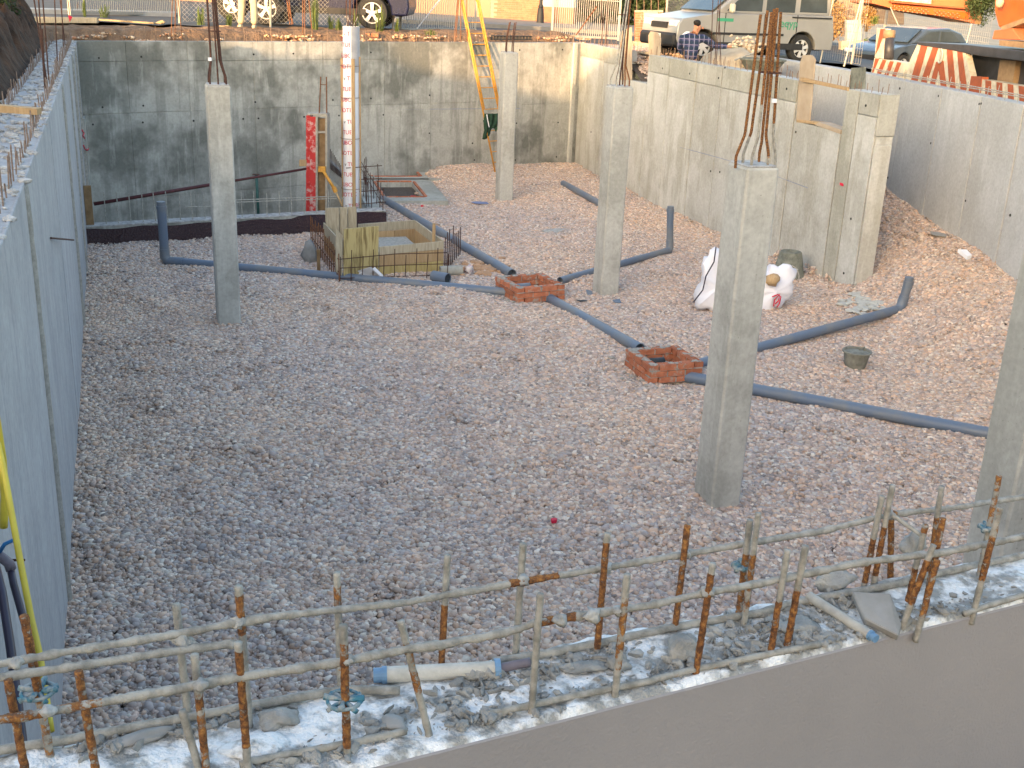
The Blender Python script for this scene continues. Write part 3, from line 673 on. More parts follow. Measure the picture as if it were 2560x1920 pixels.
# bumpy white top sheet
mb = MB(); nu, nv = 300, 26; vs = []
a0t = a0+fn_*.004; a1t = a1+fn_*.004
for i in range(nu+1):
    for j in range(nv+1):
        u = i/nu; v = j/nv; p = a0t.lerp(a1t, u).lerp(b0.lerp(b1, u), v*.985)
        h = .004+.010*noise.fractal(p*9, 1, 2, 4)+.006*noise.noise(p*40)
        if j in (0, nv): h = -.006
        vs.append((p.x, p.y, ZT-.006+h))
mb.add(vs, [(i*(nv+1)+j, (i+1)*(nv+1)+j, (i+1)*(nv+1)+j+1, i*(nv+1)+j+1) for i in range(nu) for j in range(nv)]); obj('chalky_top', mb, M['lime'], rootF, sm=True)
def prof(*segs):
    # rust profile: list of (t_end, value)
    def f(t):
        for e, v in segs:
            if t <= e: return v
        return segs[-1][1]
    return f
GRY = prof((1, .32)); RST = prof((1, .62)); 
Vb = [  # tip px, base px, rust profile (0 = base)
 ((60, 1539), (125, 1887), prof((.45, .45), (1, .66))), ((20, 1700), (75, 1990), RST), ((196, 1678), (246, 1960), RST),
 ((440, 1511), (470, 1790), GRY), ((486, 1636), (516, 1925), prof((.75, .6), (1, .3))), ((456, 1777), (497, 1925), GRY),
 ((596, 1466), (623, 1811), prof((.7, .3), (.95, .64), (1, .3))), ((595, 1606), (621, 1935), prof((.3, .3), (.95, .66), (1, .3))),
 ((842, 1432), (852, 1728), prof((.75, .36), (.9, .55), (1, .3))), ((858, 1563), (868, 1886), prof((.15, .3), (.88, .6), (1, .3))),
 ((1002, 1553), (1071, 1831), prof((.4, .3), (.85, .5), (1, .3))), ((1119, 1388), (1103, 1670), prof((.12, .3), (.62, .68), (1, .36))),
 ((1308, 1359), (1289, 1638), GRY), ((1351, 1485), (1329, 1777), GRY), ((1518, 1333), (1493, 1625), prof((.1, .3), (.93, .66), (1, .3))),
 ((1568, 1436), (1538, 1734), prof((.3, .3), (.85, .52), (1, .3))), ((1719, 1313), (1687, 1575), RST), ((1782, 1409), (1740, 1681), prof((.06, .3), (.93, .66), (1, .3))),
 ((1875, 1300), (1846, 1542), prof((.15, .3), (.7, .58), (1, .3))), ((1896, 1283), (1860, 1562), prof((.2, .3), (.68, .56), (1, .3))),
 ((1969, 1375), (1926, 1634), prof((.1, .3), (.58, .66), (1, .3))), ((2014, 1365), (1966, 1621), prof((.1, .3), (.62, .66), (1, .3))),
 ((2205, 1240), (2160, 1465), prof((.15, .3), (.6, .66), (1, .3))), ((2231, 1213), (2183, 1465), prof((.2, .3), (.65, .62), (1, .3))), ((2228, 1300), (2226, 1420), RST),
 ((2354, 1216), (2322, 1440), prof((.7, .62), (1, .3))), ((2314, 1312), (2270, 1500), prof((.5, .64), (.9, .3), (1, .6))), ((2357, 1296), (2312, 1520), RST), ((2334, 1362), (2256, 1566), prof((.35, .3), (.85, .66), (1, .3))),
 ((2343, 1400), (2296, 1575), prof((.3, .3), (1, .6))), ((2500, 1269), (2434, 1531), prof((.38, .3), (.75, .64), (1, .45))), ((2498, 1190), (2448, 1440), prof((.6, .4), (1, .55)))]
for k, (tp, bp, rp) in enumerate(Vb):
    b_ = G(*bp, ZT); t_ = D(*tp, b_.y+.0); d_ = (t_-b_)
    mb = MB(); mb.tube([b_-d_.normalized()*.03, t_], .0070 if k % 3 else .0075, 9, jit=.22, step=.006, rust=rp, seed=k+3); obj('rebar', mb, M['crust'], rootF, sm=True)
backA = (G(623, 1811, ZT), G(1687, 1565, ZT)); frontA = (G(868, 1886, ZT), G(1740, 1681, ZT))
Hb = [  # horizontal bars: px polyline, which row, rust spans, radius
 ([(-60, 1671), (158, 1631), (316, 1606), (433, 1587), (601, 1555), (700, 1540), (840, 1525), (1026, 1505), (1115, 1487), (1200, 1474), (1300, 1455), (1498, 1422), (1710, 1386), (1900, 1353), (2059, 1327), (2225, 1286), (2390, 1269), (2620, 1233)], backA, prof((.385, .3), (.432, .7), (.775, .28), (.792, .62), (1, .25)), .0072, .0),
 ([(-60, 1702), (190, 1666), (316, 1647), (411, 1631), (585, 1609)], backA, GRY, .0075, -.02),
 ([(-60, 1808), (73, 1789), (206, 1764), (459, 1720), (588, 1694), (700, 1678), (847, 1656), (1026, 1621), (1109, 1612), (1157, 1600), (1200, 1595), (1300, 1572), (1333, 1558), (1498, 1532), (1631, 1512), (1764, 1482), (1900, 1459), (2158, 1405), (2357, 1382), (2620, 1330)], frontA, prof((.08, .55), (.42, .3), (.455, .68), (1, .28)), .0078, .012),
]
for k, (pl, row, rp, r, dy) in enumerate(Hb):
    ps = [VPl(x, y, row[0]+fn_*dy, row[1]+fn_*dy) for x, y in pl]
    mb = MB(); mb.tube(ps, r, 9, jit=.34, step=.007, rust=rp, seed=40+k); obj('rebar', mb, M['crust'], rootF, sm=True)
for k, pl in enumerate(([(-60, 1885), (221, 1840), (443, 1799), (700, 1751), (854, 1725), (1000, 1726)], [(1233, 1654), (1386, 1631), (1498, 1608), (1664, 1572), (1900, 1532), (1976, 1508), (2218, 1465), (2324, 1438), (2620, 1376)], [(600, 1912), (631, 1903), (875, 1858), (1016, 1828)], [(1213, 1787), (1432, 1740), (1618, 1704), (1730, 1674), (1900, 1640), (2050, 1610)], [(2410, 1535), (2450, 1520), (2600, 1475)])):
    mb = MB(); mb.tube([G(x, y, ZT+.008) for x, y in pl], .009 if k < 2 else .007, 9, jit=.2, step=.01, rust=GRY, seed=60+k); obj('rebar', mb, M['crust'], rootF, sm=True)
# brace
mb = MB(); mb.tube([D(2232, 1288, G(2183, 1465, ZT).y), D(2312, 1345, G(2270, 1500, ZT).y)], .005, 8, jit=.3, step=.007, rust=GRY); obj('rebar', mb, M['crust'], rootF, sm=True)
# crust lumps stuck at the crossings
mb = MB()
for k, (x, y, s) in enumerate(((455, 1600, .016), (470, 1612, .014), (595, 1556, .012), (1308, 1452, .013), (1512, 1422, .015), (1714, 1385, .011), (1480, 1538, .016), (1400, 1550, .013), (1545, 1528, .012), (2225, 1288, .012), (40, 1658, .010), (120, 1780, .012), (1770, 1480, .012), (500, 1712, .012), (870, 1650, .010))):
    row = backA if y < 1640 and k not in (6, 7, 8, 12) else frontA; mb.rock(VPl(x, y, *row), (s*1.1, s, s*.9), k, rough=.5)
obj('cement_lump', mb, M['cement'], rootF, kind='stuff', sm=True)
# rubble on top (separate stuff)
mb = MB(); rr = random.Random(11)
zones = [(560, 1800, 90, 22, 60), (330, 1840, 200, 30, 90), (700, 1900, 120, 25, 60), (1000, 1790, 80, 25, 50), (1230, 1720, 110, 30, 130), (1450, 1650, 90, 25, 110), (1180, 1800, 70, 18, 60), (1560, 1700, 200, 22, 90), (1980, 1580, 90, 50, 200), (1900, 1630, 120, 20, 110), (2080, 1600, 80, 15, 60), (2300, 1540, 60, 20, 70), (2480, 1480, 150, 30, 30), (1350, 1800, 80, 12, 40), (2100, 1510, 60, 25, 60), (1800, 1590, 80, 30, 60), (820, 1880, 150, 14, 40)]
for x, y, sx, sy, n in zones:
    for k in range(int(n*1.5)):
        px = rr.gauss(x, sx*.75); py = rr.gauss(y, sy*.6)-(px-x)*.24; p = G(px, py, ZT)
        if side(p, FB0, FB1) > -.01 or (p-FA0).dot(fn_) < .012: continue
        s = .002+.011*rr.random()**3.6
        mb.rock(p+EZ*s*.45, (s*1.3, s, s*.75), rr.randrange(999), sub=1, ax=(Matrix.Rotation(rr.random()*6, 3, 'Z') @ Vector((1, 0, 0)), Matrix.Rotation(rr.random()*6, 3, 'Z') @ Vector((0, 1, 0)), EZ), rough=.45)
obj('mortar_crumbs', mb, M['cement'], kind='stuff')
def lump(name, px, py, size, label, seed, rot=0, mat='cement', rough=.35, lift=.5, cat='rubble lump'):
    p = G(px, py, ZT); R_ = Matrix.Rotation(rot, 3, 'Z')
    mb = MB(); mb.rock(p+EZ*size[2]*lift, size, seed, sub=3, ax=(R_@Vector((1, 0, 0)), R_@Vector((0, 1, 0)), EZ), rough=rough)
    return obj(name, mb, M[mat], sm=True, label=label, category=cat)
lump('mortar_lump', 1706, 1640, (.036, .028, .030), 'large rounded grey mortar lump on the front wall right of the rusty upright', 3, .4)
lump('mortar_lump', 700, 1805, (.036, .026, .016), 'dark speckled mortar lump on the chalky wall top left of the centre', 5, .3)
lump('mortar_lump', 985, 1815, (.030, .018, .012), 'smooth wedge of broken mortar beside the leaning bar', 8, -.6, 'slab_grey', .2)
lump('mortar_lump', 640, 1870, (.06, .035, .012), 'white chalk hump on the wall top near the lower left', 9, .3, 'lime', .2, .2)
lump('mortar_lump', 1460, 1672, (.050, .016, .008), 'long flat crust of mortar behind the brown upright bar', 12, .25)
lump('mortar_lump', 1545, 1668, (.024, .02, .018), 'mortar splash clinging round the foot of the brown upright bar', 14, .0)
lump('mortar_lump', 2080, 1465, (.050, .026, .028), 'pale crumbling mortar heap caught on the middle bar at right', 17, .3)
lump('mortar_lump', 2275, 1400, (.035, .02, .026), 'angular mortar chunk wedged between crossing bars at right', 21, .5, rough=.5, lift=1.8)
lump('mortar_lump', 2000, 1570, (.05, .03, .012), 'low dark spread of crumbled mortar around two rusty bars', 23, .3)
lump('mortar_lump', 350, 1850, (.055, .018, .009), 'thin grey mortar flake near the lower left end of the wall', 26, .5, 'slab_grey', .25)
# slab
pl = [G(2130, 1478, ZT+.05), G(2226, 1482, ZT+.05), G(2255, 1560, ZT+.012), G(2246, 1588, ZT+.008), G(2160, 1545, ZT+.02)]
mb = MB(); mb.prism(pl, (0.004, 0.010, -.022)); obj('broken_slab', mb, M['slab_grey'], bevel=.003, label='flat five sided piece of broken concrete slab leaning on the front wall', category='slab')
# plastic tubes on the wall
p0 = G(962, 1687, ZT+.012); p1 = G(1243, 1672, ZT+.014)
t = thing('plastic_tube', p0-EZ*.012, 'whitish plastic tube with blue end lying crusted with cement on the front wall', 'tube')
obj('tube_body', MB().tube([p0, p1], .0165, 14, step=.01, jit=.05, hollow=.86), plain('crusted_white_plastic', (.52, .50, .46), (.38, .37, .34), 25, .8, .5, .004, 90), t, sm=True, angle=40)
obj('end_ring', MB().tube([p0-(p1-p0).normalized()*.006, p0+(p1-p0).normalized()*.004], .018, 16, hollow=.86), M['bluecap'], t); obj('end_ring', MB().tube([p1-(p1-p0).normalized()*.006, p1+(p1-p0).normalized()*.006], .0215, 16), M['bluecap'], t)
obj('thin_tube', MB().tube([p1, G(1325, 1655, ZT+.02)], .010, 10, step=.01, jit=.1), M['fitting'], t, sm=True)
mb = MB()
for k in range(9): mb.rock(p0.lerp(p1, .72+.035*k)-EZ*.004-fn_*(.008+.004*(k % 2)), (.014, .012, .012), k, rough=.5)
obj('cement_crust', mb, M['cement'], t, kind='stuff', sm=True)
p0 = G(2022, 1490, ZT+.016); p1 = G(2176, 1588, ZT+.011)
t = thing('plastic_tube', p1-EZ*.012, 'grey crusted plastic pipe lying slantwise on the front wall beside the broken slab', 'tube')
obj('tube_body', MB().tube([p0, p1], .0115, 14, step=.01, jit=.06, hollow=.82), plain('dusty_pipe', (.40, .39, .36), (.30, .29, .27), 25, .8, .4, .003, 90), t, sm=True, angle=40)
obj('end_ring', MB().tube([p1-(p1-p0).normalized()*.002, p1+(p1-p0).normalized()*.003], .0123, 16, hollow=.8), M['bluecap'], t)
# spacers
def spacer(px, py, Y, s, label):
    c = D(px, py, Y); mb = MB(); n = 14; pr = [c+Vector((math.cos(a)*s, math.sin(a)*s, 0)) for a in [2*math.pi*k/n for k in range(n+1)]]
    mb.tube(pr, .0035, 6, caps=False, jit=.5)
    for k in range(8):
        a = 2*math.pi*k/8; d_ = Vector((math.cos(a), math.sin(a), .15*(-1)**k)); mb.tube([c, c+d_*s*1.22], [.004, .005], 6, jit=.5, step=.008)
    return obj('spacer_wheel', mb, M['spacer'], sm=True, label=label, category='rebar spacer', group='plastic spacer wheels on the upright bars')
spacer(95, 1728, G(125, 1887, ZT).y, .028, 'cement spattered spacer wheel on the leftmost upright bar')
spacer(860, 1750, G(868, 1886, ZT).y, .030, 'blue spacer wheel low on the rusty bar left of centre')
spacer(1856, 1415, G(1846, 1542, ZT).y, .020, 'small dark spacer wheel between the paired back bars')
spacer(2468, 1318, G(2448, 1440, ZT).y, .018, 'bright blue spacer wheel in front of the right edge column')
# hoses at lower left
def hose(name, pl, Y0, Y1, r, mat, label, cat, par=None, n=10):
    k = len(pl); ps = [D(x, y, Y0+(Y1-Y0)*i/(k-1)) for i, (x, y) in enumerate(pl)]
    mb = MB(); mb.tube(ps, r, n, step=.03); return obj(name, mb, mat, par, sm=True, **({} if par else dict(label=label, category=cat)))
hose('yellow_conduit', [(-30, 940), (-8, 1060), (6, 1150), (12, 1240), (9, 1318)], 3.1, 3.1, .0125, M['yelhose'], 'thick cut end of yellow corrugated conduit hanging at the left edge', 'conduit')
hose('yellow_conduit', [(-10, 1090), (12, 1190), (32, 1300), (52, 1410), (78, 1545), (100, 1640), (115, 1740), (128, 1830)], 3.1, 2.6, .0095, M['yelhose'], 'long thin yellow conduit running down the left wall', 'conduit')
hose('black_hose', [(-20, 1380), (5, 1480), (25, 1610), (45, 1760), (62, 1900)], 2.9, 2.5, .0125, M['blkhose'], 'thick black hose running down the lower left corner', 'hose')
t = thing('valve_hose', D(18, 1400, 3.0), 'black hose with grey valve and blue lever at the left edge', 'hose')
hose('hose', [(26, 1420), (34, 1460), (48, 1510), (62, 1560)], 3.0, 2.9, .011, M['blkhose'], '', '', t)
hose('valve_body', [(-8, 1385), (10, 1398), (22, 1408), (28, 1424)], 3.0, 3.0, .016, M['fitting'], '', '', t)
hose('lever', [(-4, 1385), (12, 1360), (46, 1345)], 3.0, 2.97, .006, M['bluegrip'], '', '', t)
hose('pin', [(-20, 1401), (62, 1400)], 3.02, 3.02, .004, M['rust_dark'], '', '', t)
# ------------------------------------------------------------------ columns
def column(M_, label, bars, h=ZT, zb=-.25, th=TH, ring=False, group='concrete columns in the pit', joint=True):
    e1 = Vector((math.cos(th), math.sin(th), 0)); e2 = Vector((-math.sin(th), math.cos(th), 0))
    M_ = Vector((M_[0], M_[1], 0)); c = M_+e1*.15+e2*.175
    t = thing('concrete_column', (c.x, c.y, 0), label, 'column', group)
    mb = MB(); mb.box(c+EZ*(h+zb)/2, (.30, .35, h-zb), (e1, e2, EZ)); obj('shaft', mb, M['column'], t, bevel=.018, seg=1)
    mb = MB(); mb.box(c+EZ*(h+.006), (.27, .32, .016), (e1, e2, EZ)); obj('top_crust', mb, M['rough_top'], t, bevel=.006)
    for k, q in enumerate(bars):
        u, v, lean, topz, bend, mat = q[:6]; br = q[6] if len(q) > 6 else .0105
        p = c+e1*(u*.1)+e2*(v*.12)
        a = p+EZ*(h-.02); b = p+EZ*(h+.10); cc = p*(1-bend)+c*bend; cc.z = 0; cc = cc+EZ*(h+.30)+Vector(lean)*.2
        d_ = cc.xy.to_3d()+EZ*(h+topz)+Vector(lean)
        obj('rebar', MB().tube([a, b, b.lerp(cc, .5)+EZ*.0, cc, cc.lerp(d_, .5), d_], br, 8, step=.012, jit=.22), mat, t, sm=True)
    return t, c
rs, rd, rg = M['rust'], M['rust_dark'], M['steel_grey']
b1_ = [(-1, -1, (-.02, 0, 0), 1.5, .35, rd), (0, -1, (-.03, 0, 0), 1.5, .0, rd), (1, -1, (-.04, 0, 0), 1.45, .45, rd), (-1, 1, (-.02, 0, 0), 1.5, .4, rd), (1, 1, (-.05, 0, 0), 1.5, .5, rd), (1, 0, (-.06, 0, 0), 1.5, .3, rd)]
t1, c1 = column((-3.985, 14.513), 'slim concrete column at left, base in gravel beside the grey pipe', b1_)
t2, c2 = column((-.431, 24.411), 'farthest concrete column, standing beside the yellow ladder', [(-1, -1, (.05, 0, 0), .62, 0, rd), (-.4, 1, (.05, 0, 0), .60, 0, rd), (.5, -1, (.03, 0, 0), .62, 0, rd), (1, 1, (.03, 0, 0), .60, 0, rd)], zb=-.3)
t3, c3 = column((1.311, 16.825), 'middle concrete column with the grey pipe passing behind its foot', [(-1, -1, (.07, 0, 0), 1.5, .5, rg), (-1, 1, (.1, 0, 0), 1.5, .4, rg), (0, 1, (.06, 0, 0), 1.45, .4, rd), (.3, -1, (.02, 0, 0), 1.45, .3, rs), (1, -1, (.0, 0, 0), 1.4, .5, rs), (1, 1, (.01, 0, 0), 1.45, .5, rd), (0, 0, (.05, 0, 0), 1.5, 0, rd)])
t4, c4 = column((1.858, 9.311), 'nearest whole concrete column, thick, with long rusty bars rising from its top', [])
for k, (f_, b_, t__, Yb, rp_) in enumerate(((1840, 1863, 1902, 9.40, (1, .75)), (1858, 1879, 1919, 9.52, (.22, .3)), (1880, 1896, 1929, 9.40, (.42, .3)), (1898, 1905, 1936, 9.62, (1, .75)), (1921, 1915, 1943, 9.46, (.08, .4)), (1939, 1933, 1952, 9.56, (.30, .3)))):
    ft = D(f_, 405+(k % 2)*3, Yb); y0_ = (386, 380, 388, 384, 380, 384)[k]; y1_ = (336, 330, 342, 350, 340, 338)[k]
    obj('rebar', MB().tube([ft-EZ*.05, D(f_, y0_+6, Yb), D(f_+(b_-f_)*.12, y0_-2, Yb), D(f_+(b_-f_)*.9, y1_+4, Yb), D(b_, y1_-6, Yb), D((b_+t__)/2, (y1_+28)/2, Yb), D(t__, (36, 26, 30, 22, 20, 30)[k], Yb)], .0118, 9, step=.01, jit=.16, rust=prof(rp_, (1, .75)), seed=80+k), M['crust'], t4, sm=True)
t5, c5 = column((3.43, 7.0), 'concrete column cut off by the right edge of the photo', [])
# binding wire rings on the bars
for t_, c_, zz, w_ in ((t4, c4, 3.85, .09), (t1, c1, 3.75, .07), (t3, c3, 4.1, .08)):
    mb = MB(); lean = .06 if t_ is t4 else 0; n = 8; mb.tube([c_+Vector((lean+math.cos(2*math.pi*k/n)*w_, math.sin(2*math.pi*k/n)*w_, zz)) for k in range(n+1)], .006, 5, caps=False); obj('stirrup', mb, rd, t_)
obj('white_tag', MB().box(D(1936, 252, 9.2), (.035, .03, .03)), M['white'], t4); obj('white_tag', MB().box(D(525, 148, 14.45), (.04, .03, .04)), M['white'], t1)
# ------------------------------------------------------------------ drain pipes
def pipe(pl, r, label, dz=.03, riser=None, group='grey drain pipes laid in the gravel', col=[]):
    ps = []
    for x, y in pl: p = onG(x, y, dz); ps.append(p)
    t = thing('drain_pipe', ps[0], label, 'pipe', group)
    obj('pipe_run', MB().tube(ps, r, 16, hollow=.9), M['pvc'], t, sm=True, angle=40)
    if riser:
        e = ps[riser[0]]; tp = D(riser[1], riser[2], e.y)
        obj('elbow', MB().tube([e+(ps[1 if riser[0] == 0 else -2]-e).normalized()*.15, e+(ps[1 if riser[0] == 0 else -2]-e).normalized()*.05, e+EZ*.05+(tp-e)*.02, e+(tp-e).normalized()*.2], r*1.1, 16), M['pvc'], t, sm=True, angle=50)
        obj('riser', MB().tube([e+(tp-e)*.1, tp], r*.98, 16, hollow=.9), M['pvc'], t, sm=True, angle=40)
        obj('socket_rim', MB().tube([tp-EZ*.05, tp+EZ*.003], r*1.1, 16, hollow=.86), M['pvc'], t, sm=True, angle=40)
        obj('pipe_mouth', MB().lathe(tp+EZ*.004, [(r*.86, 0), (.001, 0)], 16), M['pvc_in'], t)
    for f in col:
        a = ps[0].lerp(ps[-1], f); d_ = (ps[-1]-ps[0]).normalized(); obj('socket', MB().tube([a-d_*.09, a+d_*.09], r*1.1, 16), M['pvc'], t, sm=True, angle=40)
    return t
pipe([(413, 652), (1280, 733)], .073, 'long grey pipe running from the left riser to the farther brick pit', .05, riser=(0, 403, 515), col=[.04])
pipe([(957, 498), (1280, 685)], .080, 'thick grey pipe from the deep pit corner to the farther brick pit', .06)
pipe([(1365, 742), (1600, 872)], .074, 'grey pipe joining the two brick pits', .05, col=[.03])
pipe([(1695, 938), (2520, 1094)], .073, 'nearest grey pipe, running from the nearer brick pit to the right edge', .07)
pipe([(1400, 702), (1674, 626)], .062, 'grey pipe with a tall riser behind the middle column', .05, riser=(1, 1676, 523))
pipe([(1408, 458), (1530, 526)], .070, 'short far grey pipe lying loose behind the middle column', .06)
pipe([(1740, 912), (2252, 772)], .067, 'grey pipe with a short riser at the foot of the heap on the right', .05, riser=(1, 2272, 703))
def shortpipe(a, b, r, mat, label):
    p0 = onG(*a, r*.9); p1 = onG(*b, r*.9)
    t = thing('pipe_offcut', p0-EZ*r, label, 'pipe'); obj('pipe_wall', MB().tube([p0, p1], r, 16, hollow=.9), mat, t, sm=True, angle=40)
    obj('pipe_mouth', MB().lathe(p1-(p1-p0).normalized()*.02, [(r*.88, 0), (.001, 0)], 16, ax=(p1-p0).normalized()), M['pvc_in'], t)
shortpipe((1083, 690), (1120, 697), .088, M['pvc'], 'short open grey pipe offcut lying by the timber box')
shortpipe((1100, 678), (1155, 676), .085, plain('dusty_beige_pipe', (.36, .35, .31), None, 9, .7), 'dusty beige pipe offcut behind the open grey one')
mb = MB(); c = onG(1172, 676, .06); mb.rock(c, (.07, .06, .10), 4, rough=.5); obj('plastic_bottle', mb, plain('bottle_plastic', (.55, .50, .50), (.45, .12, .08), 16, .3, lo=.42, hi=.5), sm=True, label='small crushed clear and red bottle beside the pipe offcuts', category='bottle')
# ------------------------------------------------------------------ brick catch pits
brick_me = {}
def brickmesh(L, top):
    key = (round(L, 2), top)
    if key in brick_me: return brick_me[key]
    mb = MB(); W_, H_ = .115, .068
    if not top: mb.box((0, 0, H_/2), (L, W_, H_))
    else:
        nx_, ny_ = max(2, int(L/.036)), 3; vs = []; fs = []
        xs_ = [-L/2]; 
        for i in range(nx_): xs_ += [-L/2+L*(i+.22)/nx_, -L/2+L*(i+.78)/nx_]
        xs_ += [L/2]; ys_ = [-W_/2]
        for i in range(ny_): ys_ += [-W_/2+W_*(i+.22)/ny_, -W_/2+W_*(i+.78)/ny_]
        ys_ += [W_/2]; NX, NY = len(xs_), len(ys_)
        vs = [(x, y, H_) for x in xs_ for y in ys_]
        for i in range(NX-1):
            for j in range(NY-1):
                a, b_, c_, d_ = i*NY+j, (i+1)*NY+j, (i+1)*NY+j+1, i*NY+j+1
                if i % 2 and j % 2:
                    n0 = len(vs); vs += [(vs[q][0], vs[q][1], H_-.03) for q in (a, b_, c_, d_)]
                    fs += [(n0, n0+1, n0+2, n0+3)]+[((a, b_, c_, d_)[q], (a, b_, c_, d_)[(q+1) % 4], n0+(q+1) % 4, n0+q)[::-1] for q in range(4)]
                else: fs.append((a, b_, c_, d_))
        n0 = len(vs); cs = [(-L/2, -W_/2), (L/2, -W_/2), (L/2, W_/2), (-L/2, W_/2)]; vs += [(x, y, 0) for x, y in cs]+[(x, y, H_) for x, y in cs]
        fs += [(n0+q, n0+(q+1) % 4, n0+4+(q+1) % 4, n0+4+q) for q in range(4)]
        mb.add(vs, fs)
    me = bpy.data.meshes.new('brick'); me.from_pydata(mb.v, [], mb.f); me.materials.append(M['brick']); me.update(); brick_me[key] = me; return me
def pit(R_, z0, courses, label):
    c, hx, hy, ax, ay = R_; t = thing('brick_pit', (c.x, c.y, z0), label, 'brick pit', 'brick catch pits where the pipes meet')
    ang = math.atan2(ax.y, ax.x); H_ = .078
    for k in range(courses):
        for s in range(4):
            if s % 2 == 0: d_, n_, L, off, a_ = ax, ay*(1 if s else -1), hx*2, hy-.0575, ang
            else: d_, n_, L, off, a_ = ay, ax*(1 if s == 1 else -1), hy*2, hx-.0575, ang+math.pi/2
            # pinwheel bond
            st_ = 0 if (s+k) % 2 else .125; en = L-(0 if (s+k) % 2 else .125); u = st_; full = .24
            n = max(1, round((en-st_)/.25)); bl = (en-st_)/n-.018
            for i in range(n):
                p = c+n_*off+d_*(-L/2+st_+(en-st_)*(i+.5)/n)+EZ*(z0+k*H_)
                inst('brick', brickmesh(bl, k == courses-1), p+Vector(((random.random()-.5)*.006,)*2+(0,)), (0, 0, a_+(random.random()-.5)*.03), t)
        mb = MB()
        if True:
            for s in (-1, 1):
                mb.box(c+ay*s*(hy-.0575)+EZ*(z0+k*H_-.001), (hx*2-.01, .10, .012), (ax, ay, EZ)); mb.box(c+ax*s*(hx-.0575)+EZ*(z0+k*H_-.002), (.10, hy*2-.01, .012), (ax, ay, EZ))
                for q in range(-2, 3): mb.box(c+ay*s*(hy-.0575)+ax*q*.125+EZ*(z0+k*H_+.03), (.10, .10, .055), (ax, ay, EZ)) if abs(q) != 2 else None
                for q in range(-2, 3): mb.box(c+ax*s*(hx-.0575)+ay*q*.125+EZ*(z0+k*H_+.03), (.10, .10, .055), (ax, ay, EZ)) if abs(q) != 2 else None
        obj('mortar_bed', mb, M['mortar'], t)
    mb = MB(); rr = random.Random(3+courses)
    for k in range(44):
        s = rr.randrange(4); d_, n_ = ((ax, -ay), (ay, ax), (ax, ay), (ay, -ax))[s]; hh = (hy, hx)[s % 2]; ll = (hx, hy)[s % 2]
        p = c+n_*(hh-.03-.05*rr.random())+d_*(rr.random()*2-1)*ll*.95+EZ*(z0+courses*H_-.006); z_ = .012+.022*rr.random(); mb.rock(p, (z_*1.5, z_*1.2, z_*.45), k, sub=1)
    obj('mortar_dab', mb, M['mortar'], t, kind='stuff')
    mb = MB(); mb.box(c+EZ*(z0-.22), (hx*2-.24, hy*2-.24, .02), (ax, ay, EZ)); 
    for s in (-1, 1): mb.box(c+ax*s*(hx-.125)+EZ*(z0-.1), (.012, hy*2-.24, .25), (ax, ay, EZ)); mb.box(c+ay*s*(hy-.125)+EZ*(z0-.1), (hx*2-.24, .012, .25), (ax, ay, EZ))
    obj('pit_lining', mb, M['mortar'], t)
    return t
ta = pit(RA, -.01, 3, 'farther open brick pit joined by four grey pipes')
tb = pit(RB, -.03, 3, 'nearer open brick pit left of the big column')
p = RA[0]+EZ*.15; obj('inlet_pipe', MB().tube([p-RA[3]*.3+RA[4]*.1, p-RA[3]*.05+RA[4]*.1], .06, 12, hollow=.9), M['pvc'], ta, sm=True)
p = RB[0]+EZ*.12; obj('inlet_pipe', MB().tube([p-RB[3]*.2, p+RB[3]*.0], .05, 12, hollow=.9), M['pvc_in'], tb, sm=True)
# mortar haunch by the front of the nearer pit
mb = MB(); mb.rock(onG(1672, 925, .05), (.16, .09, .11), 6, rough=.3); obj('mortar_haunch', mb, M['mortar'], tb, sm=True)
for (q, nm_) in ((RA, 0), (RB, 1)):
    mb = MB(); rr = random.Random(20+nm_)
    for k in range(70):
        a = rr.random()*6.28; d_ = .46+abs(rr.gauss(0, .14)); p = q[0]+Vector((math.cos(a)*d_, math.sin(a)*d_, 0)); p.z = gh(p.x, p.y)+.012; z_ = .01+.03*rr.random()**2; mb.rock(p, (z_*1.4, z_, z_*.6), k, sub=1)
    obj('mortar_crumbs', mb, M['mortar'], kind='stuff')
# ------------------------------------------------------------------ tub, bags, bucket, bits
c = onG(2137, 918, 0); R0 = .165; t = thing('rubber_tub', c, 'dirty grey rubber tub of mortar standing on the gravel at right', 'tub')
mb = MB(); mb.lathe(c-EZ*.01, [(.001, 0), (R0*.72, 0), (R0*.80, .04), (R0*1.0, .21), (R0*1.12, .215), (R0*1.12, .235), (R0*1.0, .235), (R0*.93, .21), (R0*.8, .12)], 24); obj('tub_shell', mb, M['tub'], t, sm=True, angle=50)
mb = MB(); mb.lathe(c+EZ*.0, [(R0*.96, .20), (R0*.6, .215), (.001, .22)], 20); mb.rock(c+Vector((.02, 0, .185)), (.06, .05, .02), 3); obj('mortar_fill', mb, M['tub'], t, sm=True)
for s in (1,):
    p = c+Vector((.07, .04, .20)); mb = MB(); mb.tube([p+Vector((-.03, 0, 0)), p+Vector((-.03, 0, .05)), p+Vector((.03, 0, .06)), p+Vector((.035, 0, 0))], .012, 8); obj('handle', mb, M['tub'], t, sm=True)
